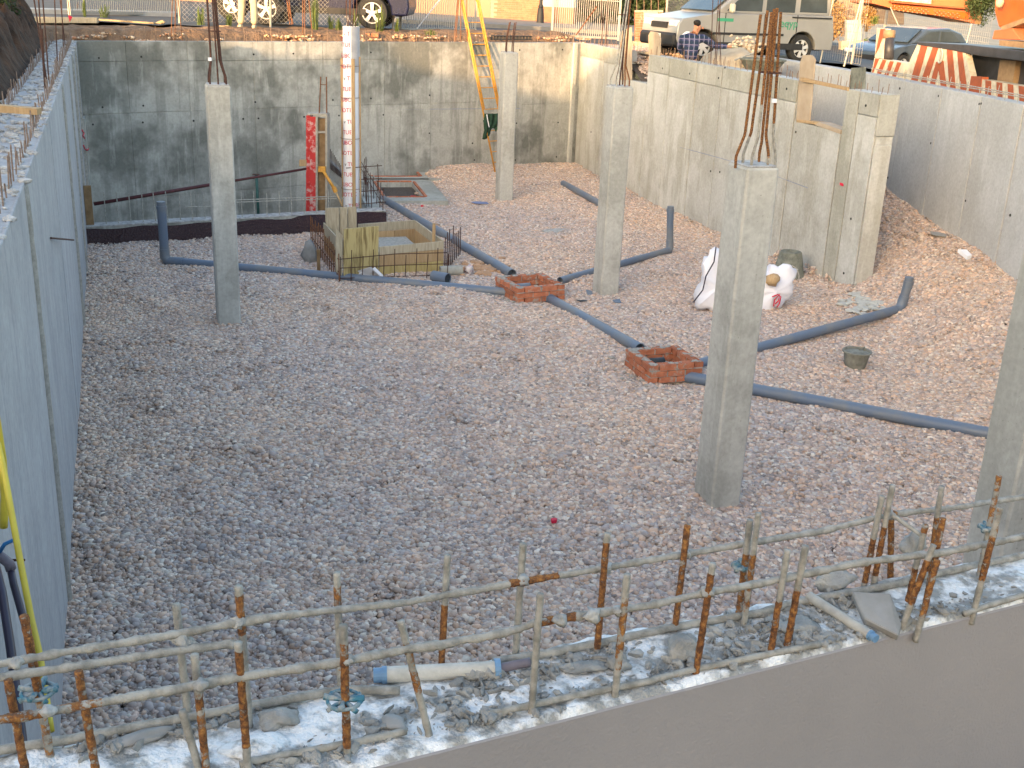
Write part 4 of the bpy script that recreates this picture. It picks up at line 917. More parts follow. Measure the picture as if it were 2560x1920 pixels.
# upturned tub/log by the wall
c = onG(1970, 690, 0); t = thing('rubber_tub', c, 'old dark tub upturned against the pale wall behind the white sack', 'tub')
mb = MB(); mb.lathe(c, [(.27, 0), (.28, .03), (.25, .06), (.185, .40), (.17, .42), (.08, .42), (.075, .40), (.001, .40)], 24); obj('tub_shell', mb, M['tubegreen'], t, sm=True, angle=45)
def sack(pl, Y, depth, label, seed, mat=M['bag'], red=None):
    base = Vector(D(*pl[0], Y)); ps = [D(x, y, Y) for x, y in pl]; cx = sum((p.x for p in ps))/len(ps); czs = [p.z for p in ps]
    t = thing('sack', (cx, Y, min(czs)), label, 'sack', 'white woven sacks behind the big column')
    ps2 = []
    for i in range(len(ps)):
        a, b_ = ps[i], ps[(i+1) % len(ps)]; k = max(1, int((b_-a).length/.06))
        for q in range(k): ps2.append(a.lerp(b_, q/k))
    ps = ps2; mb = MB(); n = len(ps); c_ = sum(ps, Vector())/n; K_ = 13; vs = []; zl = min(p.z for p in ps); zh = max(p.z for p in ps)
    for k in range(K_):
        a = -1+2*k/(K_-1); sc = (max(.0, 1-abs(a)**3.2))**.45
        for i, p in enumerate(ps):
            q = c_+(p-c_)*max(.05, sc); f = (p.z-zl)/(zh-zl); q = q+Vector((0, a*depth/2*(1-.45*f), 0))
            fold = .03*math.sin(q.x*34+q.z*9+seed)+.022*math.sin(q.z*41-q.y*23+seed)+.05*noise.noise(q*5+Vector((seed, 0, 0))); d_ = (q-c_).normalized(); q += d_*fold*.8; q.z = max(q.z, zl-.02); vs.append(q)
    fs = [(k*n+i, k*n+(i+1) % n, (k+1)*n+(i+1) % n, (k+1)*n+i) for k in range(K_-1) for i in range(n)]+[tuple(range(n-1, -1, -1)), tuple((K_-1)*n+i for i in range(n))]
    mb.add(vs, fs); o_ = obj('sack_body', mb, mat, t, sm=True, angle=50)
    return t, c_
Ys = G(1780, 770, 0).y
t, c = sack([(1733, 762), (1745, 715), (1758, 660), (1775, 625), (1800, 622), (1825, 640), (1835, 780), (1790, 782)], Ys, .5, 'tall white sack with a dark strap, left side showing past the big column', 2)
obj('strap', MB().tube([D(x, y, Ys-.27) for x, y in ((1790, 618), (1785, 655), (1765, 690), (1757, 725), (1734, 755))], .010, 6, step=.05), M['blkhose'], t, sm=True)
t, c = sack([(1880, 780), (1893, 700), (1925, 662), (1978, 662), (1990, 680), (1975, 735), (1945, 770), (1915, 783)], Ys+.1, .5, 'open white sack with red print, right side showing past the big column', 5)
for k, pl in enumerate(([(1934, 766), (1936, 750), (1950, 735), (1946, 752), (1938, 760)], [(1930, 742), (1945, 736), (1952, 742), (1948, 760), (1942, 768)])):
    obj('red_print', MB().tube([D(x, y, Ys-.19) for x, y in pl], .010, 5), M['redink'], t)
obj('strap', MB().tube([D(x, y, Ys-.05) for x, y in ((1980, 664), (1992, 672), (1998, 690), (1996, 702))], .010, 6), M['galv'], t)
obj('sand_fill', MB().rock(D(1932, 700, Ys-.12), (.10, .07, .09), 2), M['wood'], t, sm=True)
# small loose bits
def bit(name, px, py, pol, th_, mat, label, cat, tilt=0.0):
    c = onG(px, py, .02); mb = MB(); rr = random.Random(px)
    P_ = [c+Vector((x, y*1.0, tilt*y+rr.random()*.015)) for x, y in pol]; mb.prism(P_, (0, 0, th_)); return obj(name, mb, mat, label=label, category=cat)
bit('pvc_shard', 2185, 655, [(-.16, .16), (-.02, -.05), (.06, -.14), (.17, .0), (.05, .10)], .012, M['pvc'], 'angular blue grey plastic shard on the slope beside the wall end', 'plastic shard', .4)
bit('pvc_shard', 1473, 733, [(-.05, .06), (-.03, -.06), (.05, -.05), (.04, .04)], .01, M['pvc'], 'small grey plastic shard below the middle column', 'plastic shard', .5)
bit('pvc_shard', 1543, 755, [(-.07, .03), (-.03, -.04), (.06, -.03), (.04, .05)], .01, M['pvc'], 'small flat grey plastic shard right of the middle column', 'plastic shard', .3)
bit('pvc_shard', 1455, 754, [(-.08, .02), (-.03, -.02), (.08, -.01), (.04, .03)], .01, M['pvc_in'], 'thin dark plastic shard in the gravel below the middle column', 'plastic shard')
bit('litter_piece', 1385, 1307, [(-.030, .02), (-.02, -.025), (.02, -.02), (.028, .012), (0, .03)], .03, M['redink'], 'small bright red plastic cap lying on the open gravel', 'litter')
bit('paper_scrap', 1200, 508, [(-.2, .0), (-.1, -.12), (.2, -.08), (.15, .1), (-.1, .12)], .006, M['bluechalk'], 'pale crumpled plastic scrap near the farthest column', 'scrap')
bit('paper_scrap', 2412, 641, [(-.08, .1), (.0, -.1), (.08, -.05), (.05, .1)], .05, M['white'], 'white scrap at the foot of the far right wall', 'scrap', .3)
bit('paper_scrap', 2345, 586, [(-.12, .05), (-.1, -.06), (.1, -.1), (.14, .0), (.0, .06)], .012, M['slab_grey'], 'flat grey scrap high on the gravel heap by the wall', 'scrap', .3)
bit('red_scrap', 1033, 495, [(-.06, .04), (-.04, -.04), (.06, -.03), (.05, .05)], .03, M['redink'], 'red plastic scrap on the slab edge by the lined openings', 'scrap')
bit('red_scrap', 1055, 517, [(-.03, .03), (-.02, -.03), (.03, -.02), (.03, .03)], .03, M['redink'], 'tiny red plastic scrap on gravel near the end of the far pipe', 'scrap')
c = onG(1405, 578, .0); mb = MB(); mb.rock(c, (.36, .22, .03), 7, rough=.4); obj('concrete_patch', mb, M['cement'], sm=True, label='flat grey mortar spill on the gravel left of the middle column', category='mortar spill')
mb = MB(); rr = random.Random(5)
for k in range(120):
    x = rr.gauss(2180, 34); y = rr.gauss(752, 14); p = onG(x, y, .035); s = .03+.055*rr.random(); R_ = Matrix.Rotation(rr.random()*6, 3, 'Z')
    mb.rock(p, (s*1.3, s, s*.4), k, sub=1, ax=(R_@Vector((1, 0, 0)), R_@Vector((0, 1, 0)), EZ), rough=.4)
obj('concrete_chips', mb, plain('pale_chips', (.46, .46, .43), (.36, .36, .34), 9, .9), kind='stuff')
mb = MB()
for k in range(60):
    x = rr.gauss(1215, 26); y = rr.gauss(668, 12); p = onG(x, y, .02); s = .02+.06*rr.random(); mb.rock(p, (s*1.2, s, s*.6), k, sub=1)
obj('clay_clods', mb, plain('clay', (.42, .27, .17), (.34, .21, .13), 9, .9), kind='stuff')
mb = MB()
for k in range(5): mb.rock(onG(1225+8*k, 678+3*k, .03), (.09, .02, .08), k, rough=.5)
p = onG(910, 682, .05); mb = MB(); q = lambda x, y, z: onG(x, y, z)
mb.prism([onG(884, 694, .03), onG(884, 680, .1), onG(925, 668, .22), onG(931, 690, .05)], (.02, .05, .0)); mb.prism([onG(925, 692, .02), onG(931, 672, .2), onG(955, 695, .03)], (.03, .05, .02))
obj('paper_sack', mb, M['white'], label='crumpled white paper sack between the timber box and the long pipe', category='sack')
mb = MB(); mb.rock(onG(775, 640, .1), (.12, .06, .22), 9, rough=.5); obj('plastic_sheet', mb, M['slab_grey'], sm=True, label='crumpled grey plastic sheet left of the timber box', category='sheet')
# ------------------------------------------------------------------ deep pit: floor, low wall, membrane, lined openings
mb = MB(); mb.add([(-10.5, 17, -2), (-2.2, 17, -2), (-2.2, 32, -2), (-10.5, 32, -2)], [(0, 1, 2, 3)]); obj('pit_floor', mb, M['wall_back'], kind='structure')
lwd = (LW1-LW0).normalized(); lwo = Vector((-lwd.y, lwd.x, 0)); LWL = (LW1-LW0).length
t = thing('low_wall', (LW0+LW1)/2, 'low concrete wall with dark maroon membrane edging the deep pit', 'wall'); tlow = t
mb = MB(); mb.box((LW0+LW1)/2+lwo*.15-EZ*.83, (LWL, .28, 2.34), (lwd, lwo, EZ)); obj('wall_core', mb, M['wall_back'], t)
mb = MB(); mb.box((LW0+LW1)/2+lwo*.14+EZ*.345, (LWL, .27, .02), (lwd, lwo, EZ)); obj('chalky_top', mb, M['rough_top'], t)
mb = MB(); a = LW0+lwo*.0; nseg = 40; vs = []
for i in range(nseg+1):
    s = LWL*i/nseg; w = .012*math.sin(i*1.3)+.01*random.random(); zt_ = .33-(.03 if i < 28 else .0)+.015*math.sin(i*.9)
    b_ = LW0+lwd*s-lwo*(.01+w); vs += [tuple(b_-EZ*.4), tuple(b_+EZ*zt_), tuple(b_+lwo*.03+EZ*zt_)]
mb.add(vs, [(i*3+k, (i+1)*3+k, (i+1)*3+k+1, i*3+k+1) for i in range(nseg) for k in (0, 1)]); obj('membrane', mb, [M['dimple']], t, sm=True)
tw = LW1b-LW1; twd = tw.normalized(); two = Vector((twd.y, -twd.x, 0))
mb = MB(); mb.box((LW1+LW1b)/2-two*.15-EZ*.83, (tw.length, .28, 2.2), (twd, two, EZ)); obj('side_wall', mb, M['wall_back'], t)
def lwp(x, inset=.0, z=.35): p = VPl(x, 550, LW0+lwo*inset, LW1+lwo*inset); return Vector((p.x, p.y, z))
me0 = None
for k in range(19):
    x = 265+31*k
    if 505 < x < 560 and False: continue
    p = lwp(x, .10); h = .50-.12*(k/18)+.05*random.random()
    if me0 is None:
        o_ = obj('rebar', MB().tube([p-EZ*.02, p+EZ], .008, 6), M['steel_grey'], t); me0 = o_.data
        for v in me0.vertices: v.co -= p-t.location
        o_.location = p-t.location; o_.scale = (1, 1, h)
    else: inst('rebar', me0, p, ((random.random()-.5)*.06, (random.random()-.5)*.06, 0), t, (1, 1, h))
for a, b_, z_ in ((560, 860, .62), (585, 850, .66), (470, 560, .58), (760, 900, .36)):
    obj('tie_rod', MB().tube([lwp(a, .1, z_), lwp(b_, .1, z_-.02)], .009, 6), M['steel_grey'], t)
# right cage of starter bars on the side wall
for k in range(22):
    u = k/21; p = LW1.lerp(LW1b, u)-two*(.06+.18*(k % 2))+EZ*.26; obj('rebar', MB().tube([p, p+Vector(((random.random()-.5)*.06, 0, .42+.12*random.random()))], .008, 5), M['rust_dark'], t)
for z_ in (.45, .6): obj('tie_rod', MB().tube([LW1-two*.06+EZ*z_, LW1b-two*.06+EZ*z_], .007, 5), M['rust_dark'], t)
# bars and cross rods by the round form
for (x0, y0, x1, y1, Y) in ((865, 420, 955, 414, 21.2), (865, 450, 955, 446, 21.3), (870, 482, 960, 474, 21.4), (875, 512, 965, 505, 21.3), (915, 392, 917, 520, 21.6), (944, 410, 948, 500, 21.8)):
    obj('rebar', MB().tube([D(x0, y0, Y), D(x1, y1, Y+.2)], .008, 5), M['rust_dark'], t)
# slab with two brick-lined openings near the back wall
cc = (H1[0]+H2[0])/2
t = thing('opening_slab', cc, 'grey screed slab with two brick edged rectangular openings at the pit back', 'slab')
for H in (H1, H2):
    c, hx, hy, ax, ay = H
    fr = MB()
    for s in (-1, 1):
        fr.box(c+ay*s*(hy+.25)+EZ*.04, (hx*2+.9, .42, .10), (ax, ay, EZ)); fr.box(c+ax*s*(hx+.25)+EZ*.038, (.42, hy*2+.08, .10), (ax, ay, EZ))
    obj('screed', fr, M['wall_damp'], t)
    me_ = None
    for s in (-1, 1):
        n = max(2, round(hx*2/.25))
        for i in range(n): p = c+ay*s*(hy+.045)+ax*(-hx+(i+.5)*2*hx/n)+EZ*.075; inst('brick', brickmesh(2*hx/n-.012, False), p, (0, 0, math.atan2(ax.y, ax.x)), t, (1, .45, .5))
        n = max(2, round(hy*2/.25))
        for i in range(n): p = c+ax*s*(hx+.045)+ay*(-hy+(i+.5)*2*hy/n)+EZ*.073; inst('brick', brickmesh(2*hy/n-.012, False), p, (0, 0, math.atan2(ay.y, ay.x)), t, (1, .45, .5))
    li = MB()
    for s in (-1, 1): li.box(c+ay*s*hy-EZ*.25, (hx*2, .02, .65), (ax, ay, EZ)); li.box(c+ax*s*hx-EZ*.25, (.02, hy*2-.03, .65), (ax, ay, EZ))
    li.box(c-EZ*.55, (hx*2, hy*2, .02), (ax, ay, EZ)); obj('opening_lining', li, M['wall_back'], t)
# timber at left end of low wall and strut
mb = MB(); p = lwp(220, .12, 0); mb.box(VPl(222, 520, LW0+lwo*.12, LW1+lwo*.12), (.12, .05, .75), (lwd, lwo, EZ)); obj('timber_post', mb, M['wood_brown'], label='brown timber post at the left end of the low wall', category='post')
Yr = lwp(775, .5).y
p0 = D(235, 510, lwp(235, .3).y); p1 = D(765, 422, Yr)
t = thing('steel_prop', p0, 'maroon steel prop slung level across the deep pit', 'prop'); obj('outer_tube', MB().tube([p0, p0.lerp(p1, .62)], .030, 10), M['prop'], t, sm=True); obj('inner_tube', MB().tube([p0.lerp(p1, .6), p1], .022, 10), M['prop'], t, sm=True)
c = p0.lerp(p1, .6); obj('collar', MB().tube([c-(p1-p0).normalized()*.06, c+(p1-p0).normalized()*.06], .045, 10), M['prop'], t)
Yg = Yr+.4
for k, (x, y0, y1, lab) in enumerate(((641, 437, 530, 'green steel prop with flat head standing in the deep pit'),)):
    t = thing('steel_prop', D(x+6, y1, Yg), lab, 'prop'); obj('tube', MB().tube([D(x+6, y1+30, Yg), D(x, y0, Yg)], .028, 8), M['green_prop'], t, sm=True); obj('head_plate', MB().box(D(x-1, y0-1, Yg), (.12, .1, .012)), M['rust_dark'], t)
# red column formwork with timber infill and ladder of bars
t = thing('column_form', D(775, 520, Yr), 'red steel column formwork with timber sides beside the round white form', 'formwork')
def pxbox(x0, y0, x1, y1, Y, dep, mat, nm, par, skew=0, **kw):
    pl = [D(x0, y1, Y), D(x1, y1+skew, Y), D(x1, y0+skew, Y), D(x0, y0, Y)]; mb = MB(); mb.prism(pl, (0, dep, 0)); return obj(nm, mb, mat, par, **kw)
pxbox(765, 289, 775, 530, Yr, .3, M['redsteel'], 'red_panel', t); pxbox(775, 292, 789, 530, Yr-.03, .03, M['redsteel'], 'red_panel', t)
for y in (330, 372, 414, 456, 498): pxbox(766, y, 774, y+4, Yr-.03, .03, M['redsteel'], 'rib', t)
pxbox(789, 287, 794, 530, Yr-.05, .3, M['galvdark'], 'steel_edge', t); pxbox(813, 287, 818, 530, Yr-.05, .3, M['galvdark'], 'steel_edge', t)
pxbox(794, 296, 813, 530, Yr+.02, .04, M['wood_brown'], 'timber_side', t)
for y in (288, 328, 420): pxbox(794, y, 813, y+5, Yr-.04, .05, M['galvdark'], 'cross_bar', t)
pxbox(767, 284, 816, 288, Yr, .25, M['galvdark'], 'top_rim', t)
for a, b_ in (((798, 286), (802, 192)), ((817, 286), (816, 192)), ((800, 211), (817, 212))): obj('rebar', MB().tube([D(*a, Yr+.1), D(*b_, Yr+.1)], .011 if a[0] != 800 else .007, 6), M['rust'], t)
pxbox(748, 400, 766, 416, Yr-.02, .06, M['wood'], 'wood_block', t)
t = thing('steel_prop', D(806, 423, Yr-.1), 'short yellow prop slanting down from the timber side', 'prop')
obj('tube', MB().tube([D(806, 424, Yr-.1), D(838, 475, Yr-.2)], .028, 10), M['yellow'], t, sm=True); obj('inner_tube', MB().tube([D(838, 475, Yr-.2), D(856, 515, Yr-.25)], .019, 8), M['wood'], t, sm=True)
obj('foot_plate', MB().box(D(805, 423, Yr-.1), (.13, .06, .10)), M['yellow'], t); obj('collar', MB().tube([D(834, 468, Yr-.2), D(840, 480, Yr-.2)], .042, 10), M['yellow'], t)
# dark vertical rods behind
t = thing('rod_bundle', D(830, 430, Yr+.6), 'cluster of short dark starter rods behind the yellow prop', 'rods')
for k in range(11): obj('rod', MB().tube([D(822+k*3.2, 420+k*2.5, Yr+.6), D(823+k*3.2, 368+k*5, Yr+.6)], .008, 5), M['rust_dark'], t)
pl = [D(820, 400, Yr+.65), D(862, 440, Yr+.65), D(862, 480, Yr+.65), D(820, 440, Yr+.65)]; obj('upstand_wall', MB().prism(pl, (0, .2, 0)), M['wall_pale'], t)
# round white card form
Yt = G(878, 540, .2).y+.25
bt = D(878, 540, Yt); tp = D(878, 66, Yt); rt_ = 19.5/2815*Yt*1.02
t = thing('round_column_form', bt, 'tall round white cardboard column form with red print and timber battens', 'formwork')
obj('card_tube', MB().tube([bt, tp], rt_, 32, step=.2, hollow=.95), M['tube_paper'], t, sm=True, angle=40)
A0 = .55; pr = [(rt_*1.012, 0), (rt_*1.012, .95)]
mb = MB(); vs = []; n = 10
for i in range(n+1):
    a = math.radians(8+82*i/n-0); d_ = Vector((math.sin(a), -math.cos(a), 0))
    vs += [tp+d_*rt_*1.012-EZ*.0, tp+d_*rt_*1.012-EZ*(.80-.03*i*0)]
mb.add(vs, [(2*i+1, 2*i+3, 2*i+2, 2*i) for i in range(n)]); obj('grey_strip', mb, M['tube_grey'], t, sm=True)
def textmesh(s, size, mat, ext=0.0):
    cu = bpy.data.curves.new('txt', 'FONT'); cu.body = s; cu.size = size; cu.extrude = ext; ob = bpy.data.objects.new('txt', cu); COL.objects.link(ob); bpy.context.view_layer.update()
    me = bpy.data.meshes.new_from_object(ob.evaluated_get(bpy.context.evaluated_depsgraph_get())); bpy.data.objects.remove(ob); me.materials.clear(); me.materials.append(mat); return me
tm = textmesh('TUBOTEC', .105, M['redink']); ck = textmesh('v', .10, M['blackink'])
bm = bmesh.new(); bm.from_mesh(tm); bmesh.ops.triangulate(bm, faces=bm.faces); bmesh.ops.subdivide_edges(bm, edges=[e for e in bm.edges if e.calc_length() > .04], cuts=2); bm.to_mesh(tm); bm.free()
turn = 0.0; zz = tp.z-.16; k = 0
def wrap(me, ang0, z0, nm):
    me2 = me.copy()
    for v in me2.vertices:
        a = ang0+v.co.x/(rt_*1.0); zc = z0+v.co.y+.12*v.co.x*.0+v.co.x*.05
        R_ = rt_*1.02; v.co = Vector((bt.x+math.sin(a)*R_, bt.y-math.cos(a)*R_, zc))-t.location
    o_ = bpy.data.objects.new(nm, me2); COL.objects.link(o_); o_.parent = t
phase = [-.1, -.8, -1.35, -2.1, -.15, -.85, -1.4, -2.15, -.2, -.8, -1.4, -2.1, -.15, -.8, -1.4, -2.1, -.1]
for k in range(17):
    wrap(tm, phase[k]-.1, zz-k*.195, 'red_lettering'); wrap(ck, phase[k]-.55, zz-k*.195, 'check_mark')
    if k % 2: wrap(tm, phase[k]-3.4, zz-k*.195+.07, 'red_lettering')
def batten(x, yt, yb, Yb, w, dep=.03, mat=M['wood']):
    a = D(x, yb, Yb); b_ = D(x, yt, Yb); mb = MB(); mb.box((a+b_)/2, (w, dep, (b_-a).length)); obj('batten', mb, mat, t, bevel=.003)
batten(857, 145, 535, Yt-.02, .055); batten(884, 147, 535, Yt-rt_-.02, .062); batten(900.5, 142, 530, Yt-.04, .028)
for y in (164, 243, 345, 470, 515):
    z = D(878, y, Yt).z; n = 14; obj('tie_band', MB().tube([Vector((bt.x+math.cos(2*math.pi*i/n)*rt_*1.22, bt.y+math.sin(2*math.pi*i/n)*rt_*1.22, z)) for i in range(n+1)], .005, 5, caps=False), M['rust_pale'], t)
for x0, x1, xt in ((868, 866, 840), (877, 876, 880), (888, 892, 905), (872, 874, 876), (882, 884, 884)):
    obj('rebar', MB().tube([D(x0, 80, Yt), D(x0, 55, Yt), D(x1, 25, Yt), D(x1, -60, Yt)], .009, 6), M['rust_dark'], t)
for pl in ([(865, 66), (871, 45), (866, 38)], [(880, 60), (872, 48), (862, 40)], [(884, 64), (894, 42)]): obj('tie_wire', MB().tube([D(x, y, Yt) for x, y in pl], .007, 5), M['galv'], t)
# ------------------------------------------------------------------ timber box around a footing
c, hx, hy, ax, ay = RX; RXz = -.02
t = thing('timber_box', c, 'square formwork box of wide boards set in the gravel behind the long pipe', 'formwork box')
def P_box(x, y, z): return G(x, y, z)
def board(px0, px1, ztop, zbot, thick, mat, nm='board', dy=0):
    a = G(*px0, .48); b_ = G(*px1, .48); d_ = (b_-a); d_.z = 0; L = d_.length; d_.normalize(); n_ = Vector((-d_.y, d_.x, 0)); a.z = b_.z = 0
    mb = MB(); mb.box((a+b_)/2+EZ*(ztop+zbot)/2+n_*dy, (L, thick, ztop-zbot), (d_, n_, EZ)); return obj(nm, mb, mat, t, bevel=.004)
zt = .48
def bd2(A_, B_, z1, z0, mat, th_=.027, dy=0): return board(A_, B_, z1, z0, th_, mat, dy=dy)
bd2((948, 617), (1108, 603), zt, zt-.13, M['wood_grey']); bd2((948, 617), (1108, 603), zt-.135, zt-.32, M['wood']); bd2((948, 617), (1108, 603), zt-.325, -.03, M['wood_yel2'])
bd2((1108, 601), (1040, 552), zt, zt-.16, M['wood_grey']); bd2((1108, 601), (1040, 552), zt-.165, -.03, M['wood'])
bd2((895, 560), (1038, 550), zt, zt-.15, M['wood_grey']); bd2((895, 560), (985, 554), zt-.155, -.03, M['wood']); bd2((986, 554), (1038, 550), zt-.155, -.03, M['wood'])
PF0 = G(948, 617, .48); PF1 = G(1108, 603, .48); pfn = (PF1-PF0); pfn.z = 0; pfn.normalize(); pfn = Vector((-pfn.y, pfn.x, 0))
def fb(pl, mat, dep=.027, nm='board'): obj(nm, MB().prism([VPl(x, y, PF0, PF1) for x, y in pl], pfn*dep), mat, t, bevel=.004)
fb([(859, 572), (901, 568), (900, 689), (858, 690)], M['wood_yel'], -.03); fb([(902, 568), (945, 564), (944, 687), (901, 688)], M['wood_yel'], -.03)
fb([(841, 573), (857, 590), (856, 690), (840, 680)], M['wood_grey'], .03)
a_ = G(808, 556, .48); b_ = G(840, 592, .48)
def lb(pl, mat): obj('board', MB().prism([VPl(x, y, a_, b_) for x, y in pl], (.027, 0, 0)), mat, t, bevel=.004)
lb([(808, 556), (840, 592), (840, 622), (808, 582)], M['wood_grey']); lb([(809, 584), (840, 623), (840, 670), (809, 622)], M['wood'])
for a_, b_ in (((813, 520), (847, 519)), ((848, 519), (868, 518)), ((869, 518), (891, 517))):
    A_ = D(*a_, 18.9); B_ = D(*b_, 18.85); zb = .2; mb = MB(); mb.prism([A_, B_, Vector((B_.x, B_.y, zb)), Vector((A_.x, A_.y, zb))], (0, .027, 0)); obj('tall_board', mb, M['wood_grey'], t, bevel=.004)
obj('footing_top', MB().box(c+EZ*.06, (hx*1.35, hy*1.3, .40), (ax, ay, EZ)), M['mortar'], t)
obj('stake', MB().box(G(1085, 575, .6)-EZ*.2, (.05, .04, .62)), M['wood'], t); obj('stake', MB().box(onG(797, 680, .0)+EZ*.16, (.05, .04, .42)), M['wood_brown'], t)
# mesh of thin bars around the box
t = thing('rebar_mesh', onG(1000, 690, 0), 'rusty mesh of thin bars standing round the timber box', 'rebar mesh')
A_ = onG(850, 705, 0); B_ = onG(1118, 696, 0); 
for k in range(11):
    p = A_.lerp(B_, k/10.0); obj('rod', MB().tube([p-EZ*.05, p+EZ*(.40+.1*(k % 2))+Vector(((random.random()-.5)*.05, 0, 0))], .007, 5), M['rust_dark'], t)
for z_, w in ((.06, 0), (.22, .02), (.36, .06)): obj('rod', MB().tube([A_+EZ*z_, A_.lerp(B_, .5)+EZ*(z_+w), B_+EZ*(z_+w)], .007, 5), M['rust_dark'], t)
A_ = onG(848, 705, 0); B_ = onG(778, 612, 0)
for k in range(17):
    p = A_.lerp(B_, k/16); obj('rod', MB().tube([p-EZ*.05, p+EZ*(.42+.16*random.random())], .009, 5), M['rust'], t)
for z_ in (.15, .35): obj('rod', MB().tube([A_+EZ*z_, B_+EZ*z_], .007, 5), M['rust_dark'], t)
A_ = onG(1112, 680, 0); B_ = onG(1150, 640, 0)
for k in range(9): p = A_.lerp(B_, k/8); obj('rod', MB().tube([p-EZ*.05, p+EZ*(.45+.2*random.random())], .009, 5), M['rust_dark'], t)
# ------------------------------------------------------------------ yellow ladder and garment
zf = .12
def lad(x, y, u): return None
wB = lambda x, y: VPl(x, y, BL-outB*.06, BR-outB*.06)
footL = onG(1238, 432, 0); topL = wB(1173, 104); upL = D(1144, -4, (topL+(topL-footL)*.32).y)
dL = (topL-footL).normalized(); wL = wB(1213, 104)-topL; 
t = thing('ladder', footL, 'yellow steel ladder leaning on the back wall beside the farthest column', 'ladder')
Llen = (topL-footL).length
eL = footL+dL*(Llen*1.33); eR = topL+wL+dL*(Llen*.29)
footR = footL+wL
nrm = dL.cross(wL).normalized()
if nrm.y > 0: nrm = -nrm
for o_ in (0, .07):
    a = footL+nrm*o_ if o_ == 0 else footL+dL*1.55+nrm*o_; obj('rail', MB().tube([a, eL+nrm*o_], .020, 8), M['yellow'], t, sm=True)
    a = footR+nrm*o_ if o_ == 0 else footR+dL*1.55+nrm*o_; obj('rail', MB().tube([a, eR+nrm*o_, eR+dL*.10+nrm*(o_*.6)-wL.normalized()*.05, eR+dL*.13-wL.normalized()*.14], .020, 8), M['yellow'], t, sm=True)
nr = 12
for k in range(1, nr+3):
    s = Llen*k/nr*.98; obj('rung', MB().tube([footL+dL*s, footR+dL*s], .012, 6), M['yellow'], t)
# garment
c = footL.lerp(topL, .40)+wL*.55; p_ = D(1226, 312, c.y-.1)
mb = MB(); vs = []; nu, nv = 18, 14
for i in range(nu+1):
    for j in range(nv+1):
        u = i/nu; v = j/nv; x = 1211+ (34+6*math.sin(v*4))*u; y = 284+ v*(50+14*math.sin(u*5+1)); q = D(x, y, c.y-.12-.05*math.sin(u*17+v*3)-.04*math.sin(v*2)); vs.append(q)
mb.add(vs, [(i*(nv+1)+j, (i+1)*(nv+1)+j, (i+1)*(nv+1)+j+1, i*(nv+1)+j+1) for i in range(nu) for j in range(nv)])
t = thing('jacket', D(1226, 348, c.y-.1), 'dark green jacket with white stripe hung on the yellow ladder', 'jacket')
o_ = obj('cloth', mb, M['greencloth'], t, sm=True); s_ = o_.modifiers.new('solid', 'SOLIDIFY'); s_.thickness = .02
obj('white_stripe', MB().tube([D(1217, 286, c.y-.25), D(1219, 300, c.y-.26), D(1223, 318, c.y-.26)], .012, 6), M['white'], t)
obj('sleeve', MB().tube([D(1213, 300, c.y-.2), D(1215, 325, c.y-.22), D(1209, 348, c.y-.2)], [.05, .045, .035], 8, jit=.2, step=.05), M['greencloth'], t, sm=True)
# ------------------------------------------------------------------ boards in the notches of the right wall
def vboard(pl, A_, B_, dep, mat, label, nm='board'):
    ps = [VPl(x, y, A_, B_) for x, y in pl]; mb = MB(); mb.prism(ps, dep); return obj(nm, mb, mat, label=label, category='board', bevel=.003)
oA = outA*.0
vboard([(1550, 200), (1578, 200), (1577, 68), (1552, 78)], AC-outA*.02, AE-outA*.02, outA*.03, M['ply'], 'tall plywood board behind the middle column bars')
vboard([(1621, 137), (1649, 141), (1650, 95), (1641, 80), (1626, 78), (1621, 88)], AC+outA*.1, AE+outA*.1, outA*.03, M['ply'], 'pale plank standing on the wall top right of the small gap')
vboard([(1576, 126), (1621, 130), (1621, 136), (1576, 131)], AC+outA*.6, AE+outA*.6, outA*.1, M['wood_grey'], 'short board lying across the gravel behind the small gap')
vboard([(1990, 302), (2023, 306), (2037, 148), (2029, 137), (2006, 138), (2000, 155)], AC+outA*.02, AE+outA*.02, outA*.025, M['ply'], 'upright plywood board at the left side of the notch')
vboard([(2001, 193), (2118, 218), (2118, 227), (2001, 203)], AC-outA*.03, AE-outA*.03, outA*.045, M['wood'], 'thin batten nailed across the square notch')
vboard([(1990, 306), (1992, 299), (2048, 305), (2046, 312)], AC+outA*.0, AE+outA*.0, outA*.2, M['wood'], 'short sill board in the notch, left piece')
vboard([(2035, 312), (2048, 305), (2102, 325), (2100, 335)], AC-outA*.01, AE-outA*.01, outA*.22, M['ply'], 'pale sill board in the notch, right piece')
vboard([(2122, 222), (2160, 222), (2161, 168), (2128, 170)], AC+outA*.25, AE+outA*.25, outA*.03, M['tubegreen'], 'grey green board standing on the wall right of the notch')
obj('timber_beam', MB().prism([D(-20, 262, 9.6), D(92, 272, 9.6), D(92, 288, 9.6), D(-20, 280, 9.6)], (0, .10, 0)), M['wood'], label='raw timber beam lying across the left wall top', category='beam')
